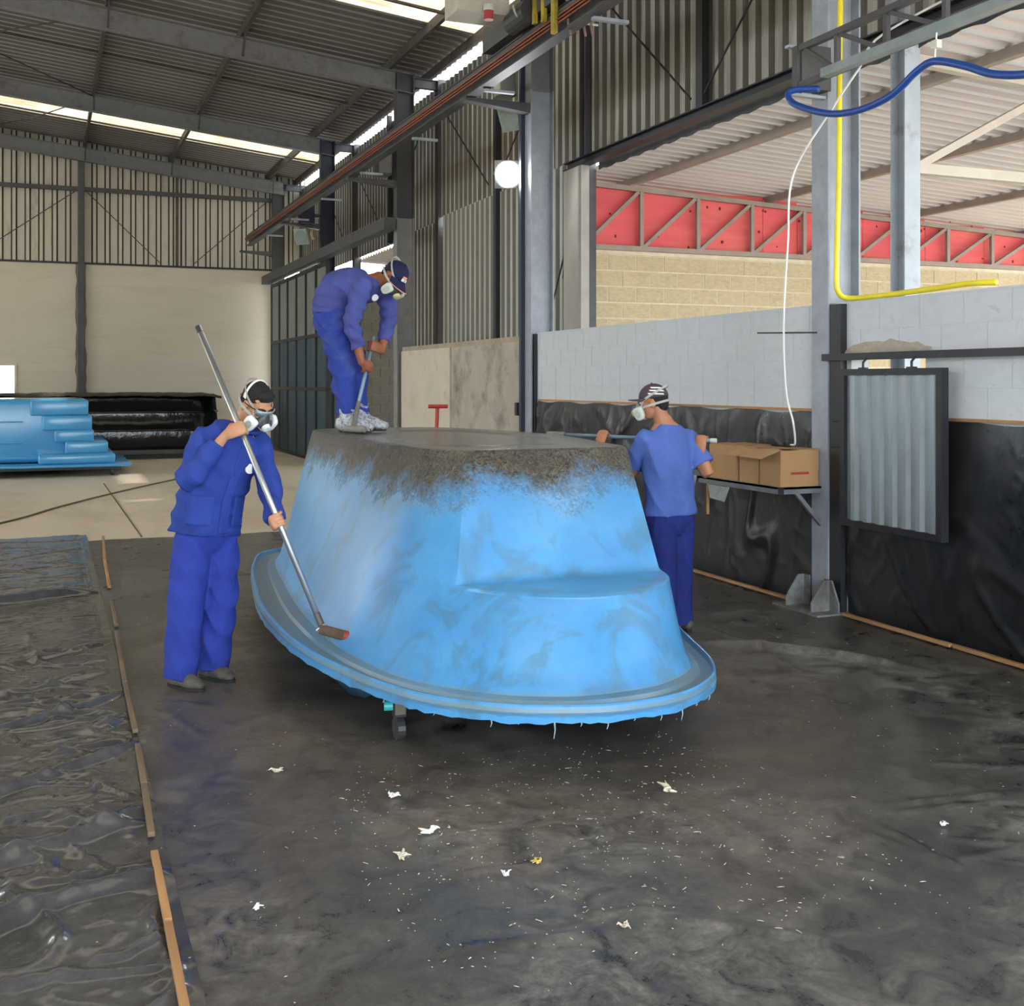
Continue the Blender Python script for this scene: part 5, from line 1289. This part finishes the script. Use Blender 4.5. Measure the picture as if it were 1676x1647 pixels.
ell(m,[nB,(.08,-.01,1.08),(-.06,0,1.06),(-.15,0,.97),(-.17,0,.84)],[(.07,.06),(.14,.08),(.14,.09),(.13,.09),(.13,.1)],shB)
for s,e,w in ((rsh,rel,rwB),(lsh,lel,lwB)): ell(m,[s,s.lerp(e,.5),e,e.lerp(w,.5),w],[.05,.045,.04,.037,.028],shB)
leg_body(m,(-.16,-.08,.84),(-.098,-.10,.491),(-.046,-.12,.05)); leg_body(m,(-.13,.08,.84),(-.031,.06,.484),(.007,.05,.05))
skinned('body',m,SKIN_B,pb_,.0048,2)
face_parts(pb_,hB,BB,HAIR)
TB=lambda *p: hB+BB@Vector(p)
m=MB(); m.ball(TB(0,-.03,.02),(.077,.078,.075),18,12,BB); m.ball(TB(0,-.06,-.02),(.06,.05,.05),14,9,BB); skinned('hair',m,HAIR,pb_,.006,2,.002,2.2,3.)
CAPN=fabric('navy cap cloth',srgb(30,34,66),.12); PINK=M('pink cap piping',srgb(214,140,140),.7)
cp=cap(pb_,hB,BB,CAPN,CAPN,-.35,PINK)
# front emblem of the cap: white patch with dark letters and an orange mark
pe=TB(.018,.089,.066); zx=(BB@Vector((1,0,0))); ny=(BB@Vector((0,.93,.36))).normalized(); uy=zx.cross(ny)*-1; uy=ny.cross(zx)*-1
uy=zx.cross(ny)
def patch(name,mat,cx,cz,w,h,out,par):
    c0=pe+zx*cx+uy*cz
    return MB().prism([c0-zx*w-uy*h+ny*(out-.006),c0+zx*w-uy*h+ny*(out-.006),c0+zx*w+uy*h+ny*(out-.006),c0-zx*w+uy*h+ny*(out-.006)],ny*.008).build(name,mat,par)
patch('cap_patch',WHITE,0,-.012,.026,.010,.002,cp); patch('cap_patch',M('orange print',srgb(226,150,130),.7),.004,.008,.020,.009,.002,cp)
tx=bpy.data.curves.new('cap_letters','FONT'); tx.body='JC'; tx.size=.022; tx.align_x='CENTER'; tx.align_y='CENTER'; tx.extrude=.0008
to0=bpy.data.objects.new('tmp_text',tx); COL.objects.link(to0); tme=bpy.data.meshes.new_from_object(to0.evaluated_get(bpy.context.evaluated_depsgraph_get())); bpy.data.objects.remove(to0)
tme.materials.clear(); tme.materials.append(CAPN); to=link(bpy.data.objects.new('cap_letters',tme),cp)
Rm=Matrix((zx,uy,ny)).transposed().to_4x4(); Rm.translation=pe+uy*-.012+ny*.0045; to.matrix_local=Rm
respirator(pb_,hB,BB,MASKD,FILTG,M('yellowed valve',srgb(206,196,140),.5),True)
m=MB()
ell(m,[(-.185,0,.87),(-.175,0,.95),(-.125,0,1.045),(-.03,-.005,1.075),(.07,-.015,1.075),(.125,-.02,1.09),(.155,-.02,1.118)],[(.175,.135),(.178,.140),(.190,.142),(.205,.140),(.195,.120),(.140,.095),(.076,.072)],shB,n=24,dome=(False,False))
for s,e,w,cu in ((rsh,rel,rwB,.66),(lsh,lel,lwB,.72)):
    en=e.lerp(w,cu); ell(m,[s,s.lerp(e,.4),e,e.lerp(en,.5),en],[.082,.074,.066,.058,.050],shB,dome=(True,False))
sw=skinned('sweatshirt',m,BLUE_S,pb_,.0085,5,.012,3.4,1.)
MB().tube([Vector((.145,-.135,.985)),Vector((.150,-.142,.978))],.026,18).build('badge',WHITE,sw)
trousers('trousers',pb_,BLUE_T2,(-.18,0,.92),(-.175,0,.80),[((-.165,-.07,.80),(-.098,-.10,.491),(-.050,-.12,.13),[(.115,.12),(.110,.115),(.095,.10),(.085,.088),(.078,.08)]),((-.14,.07,.80),(-.031,.06,.484),(.004,.05,.13),[(.115,.12),(.108,.112),(.092,.10),(.082,.088),(.075,.08)])],shB,4.1,(.165,.13),.018,.85)
shoe(pb_,(-.09,-.115,0),(.10,-.21,0),M('blue sport shoe',srgb(60,80,140),.6,.0,.3,12),SOLE,(-.046,-.12,.09)); shoe(pb_,(-.01,.055,0),(.185,-.02,0),M('blue sport shoe',srgb(60,80,140),.6),SOLE,(.007,.05,.09))
def bag_mat():
    m=bpy.data.materials.new('crinkled clear bag'); m.use_nodes=True; nt=m.node_tree; b=nt.nodes['Principled BSDF']
    b.inputs['Base Color'].default_value=(.62,.64,.68,1); b.inputs['Roughness'].default_value=.18
    tc=node(nt,'ShaderNodeTexCoord'); n=node(nt,'ShaderNodeTexNoise',Scale=26.,Detail=4.,Distortion=2.); nt.links.new(tc.outputs['Object'],n.inputs['Vector'])
    bp=node(nt,'ShaderNodeBump',Strength=.9,Distance=.012); nt.links.new(n.outputs['Fac'],bp.inputs['Height']); nt.links.new(bp.outputs[0],b.inputs['Normal'])
    mr=node(nt,'ShaderNodeMapRange'); mr.inputs[1].default_value=.35; mr.inputs[2].default_value=.65; mr.inputs[3].default_value=.35; mr.inputs[4].default_value=.9; nt.links.new(n.outputs['Fac'],mr.inputs[0]); nt.links.new(mr.outputs[0],b.inputs['Alpha'])
    return m
BAG=bag_mat()
for hx,tx_,an,sd in (((-.10,-.11,0),(.12,-.225,0),(-.05,-.12,.20),1.),((-.02,.06,0),(.205,-.03,0),(.003,.05,.20),2.)):
    hx=Vector(hx);tx_=Vector(tx_); d=(tx_-hx); s=Vector((-d.y,d.x,0)).normalized(); up=Vector((0,0,1))
    m=MB(); ell(m,[hx+up*.058,hx.lerp(tx_,.4)+up*.064,hx.lerp(tx_,.75)+up*.052,tx_+up*.04],[(.055,.055),(.062,.060),(.062,.048),(.045,.034)],s)
    ell(m,[hx+d*.2+up*.06,Vector(an)*.6+(hx+d*.2)*.4+up*.03,Vector(an)],[(.065,.062),(.07,.066),(.078,.074)],s,dome=(True,False))
    skinned('shoe_cover',m,BAG,pb_,.008,3,.010,sd,1.6)
sp_=tag(empty('squeegee_pole',(2.133,8.205,ZB),-YAW),'blue grey pole tool held by the worker bending on the mold','paint roller')
MB().tube([qb,qt],.014,14).build('pole',POLEB,sp_,True)
MB().tube([qb,qb+axB*.22],[.02,.0145],12).build('stained_end',M('grey stained pole end',srgb(104,100,96),.6,.0,.2,20),sp_)
MB().tube([qb+Vector((-.05,-.03,.012)),qb+Vector((.10,-.07,.008))],.024,14).build('roller_sleeve',M('grey roller',srgb(128,124,116),.8,.0,.2,30),sp_)
MB().tube([qb+Vector((0,0,.02)),qb+Vector((-.06,-.01,.03)),qb+Vector((-.06,-.027,.012)),qb+Vector((-.03,-.035,.012))],.005,8).build('wire_frame',ALU,sp_)

# ---------------------------------------------------------------- right worker with his back to us
pc=person('person',(3.912,6.663,0),'worker in blue t-shirt and striped cap standing behind the mold with his back turned')
hC=Vector((-.130,.0,1.562)); BC=basis((-.93,.30,-.14))
nC=Vector((-.055,.01,1.425))
lsh,lel=Vector((-.185,-.045,1.305)),Vector((-.26,.14,1.08)); rsh,rel=Vector((.120,.07,1.305)),Vector((.245,.0,1.075))
shC=(rsh-lsh).normalized()
cL,cR=Vector((-.72,.56,1.315)),Vector((.285,-.03,1.303)); axC=(cR-cL).normalized()
lgC=cL.lerp(cR,.29); rgC=cL.lerp(cR,.925)
m=MB(); head_shapes(m,hC,BC,nC)
lwC=grip(m,lgC,axC,lel,1,.014,thumb_up=-1); rwC=grip(m,rgC,axC,rel,1,.014,thumb_up=-1)
ell(m,[nC,(-.04,.015,1.33),(-.03,.01,1.2),(-.017,0,.95),(-.012,0,.82)],[(.07,.06),(.15,.08),(.14,.09),(.13,.085),(.13,.1)],shC)
for s,e,w in ((lsh,lel,lwC),(rsh,rel,rwC)): ell(m,[s,s.lerp(e,.5),e,e.lerp(w,.5),w],[.052,.048,.043,.039,.028],shC)
leg_body(m,(-.085,-.03,.80),(-.066,-.03,.444),(-.050,0,.06)); leg_body(m,(.055,.05,.80),(.059,.06,.429),(.071,.06,.06))
skinned('body',m,SKIN_C,pc,.0048,2)
face_parts(pc,hC,BC,HAIR)
TC=lambda *p: hC+BC@Vector(p)
m=MB(); m.ball(TC(0,-.028,.02),(.077,.080,.075),18,12,BC); m.ball(TC(0,-.062,-.02),(.062,.045,.055),14,9,BC); skinned('hair',m,HAIR,pc,.006,2,.002,2.9,3.)
CAPP=fabric('plum grey cap cloth',srgb(82,68,78),.14)
cp=cap(pc,hC,BC,CAPP,CAPP,.12)
for k in range(3):                                    # three white stripes on the side of the cap
    for s in (-1,1):
        pts=[TC(s*.0865*math.cos(t)*math.cos(ph),-.010+.1045*math.cos(t)*math.sin(ph),.030+.0985*math.sin(t)) for t,ph in [(R(14+k*13+ i*1.4 -6),R(-52+ i*9 - k*6)) for i in range(8)]]
        v=[];f=[]
        for i,p in enumerate(pts):
            h=BC@Vector((0,.002,.0045)); v+=[p-h,p+h]
            if i: f.append((2*i-2,2*i,2*i+1,2*i-1))
        mesh('cap_stripe',v,f,WHITE,cp)
mk=respirator(pc,hC,BC,MASKG,FILTG,M('yellowed valve',srgb(206,196,140),.5),True)
m=MB()
ell(m,[(-.008,.0,.80),(-.012,.0,.90),(-.022,.0,1.05),(-.035,.005,1.2),(-.04,.01,1.31),(-.048,.012,1.37),(-.055,.01,1.415)],[(.185,.140),(.182,.135),(.180,.13),(.190,.125),(.185,.108),(.140,.088),(.078,.070)],shC,n=24,dome=(False,False))
for s,e in ((lsh,lel),(rsh,rel)):
    en=s.lerp(e,.74); ell(m,[s,s.lerp(en,.5),en],[.076,.078,.082],shC,dome=(True,False))
skinned('t_shirt',m,BLUE_TS,pc,.0085,5,.011,5.3,.8,.5)
trousers('trousers',pc,NAVY_T,(-.012,0,.86),(-.010,0,.76),[((-.08,-.02,.76),(-.066,-.03,.444),(-.052,0,.05),[(.105,.115),(.102,.110),(.094,.098),(.088,.092),(.084,.09)]),((.055,.04,.76),(.059,.06,.429),(.070,.06,.05),[(.105,.115),(.100,.110),(.092,.098),(.086,.092),(.082,.09)])],shC,6.2,(.16,.12))
shoe(pc,(-.03,-.05,0),(-.14,.13,0),SHOEM,SOLE,(-.050,0,.09)); shoe(pc,(.11,.02,0),(.04,.20,0),SHOEM,SOLE,(.071,.06,.09))
cpole=tag(empty('carried_pole',(3.912,6.663,0),-YAW),'grey pole carried level by the standing worker on the right','pole')
MB().tube([cL,cR],.013,14).build('pole',POLEB,cpole,True)
MB().tube([cR-axC*.03,cR+axC*.01],.016,12).build('end_cap',OFFWHITE,cpole); MB().tube([cL-axC*.12,cL+axC*.02],.022,12).build('roller_sleeve',M('grey roller',srgb(128,124,116),.8),cpole)
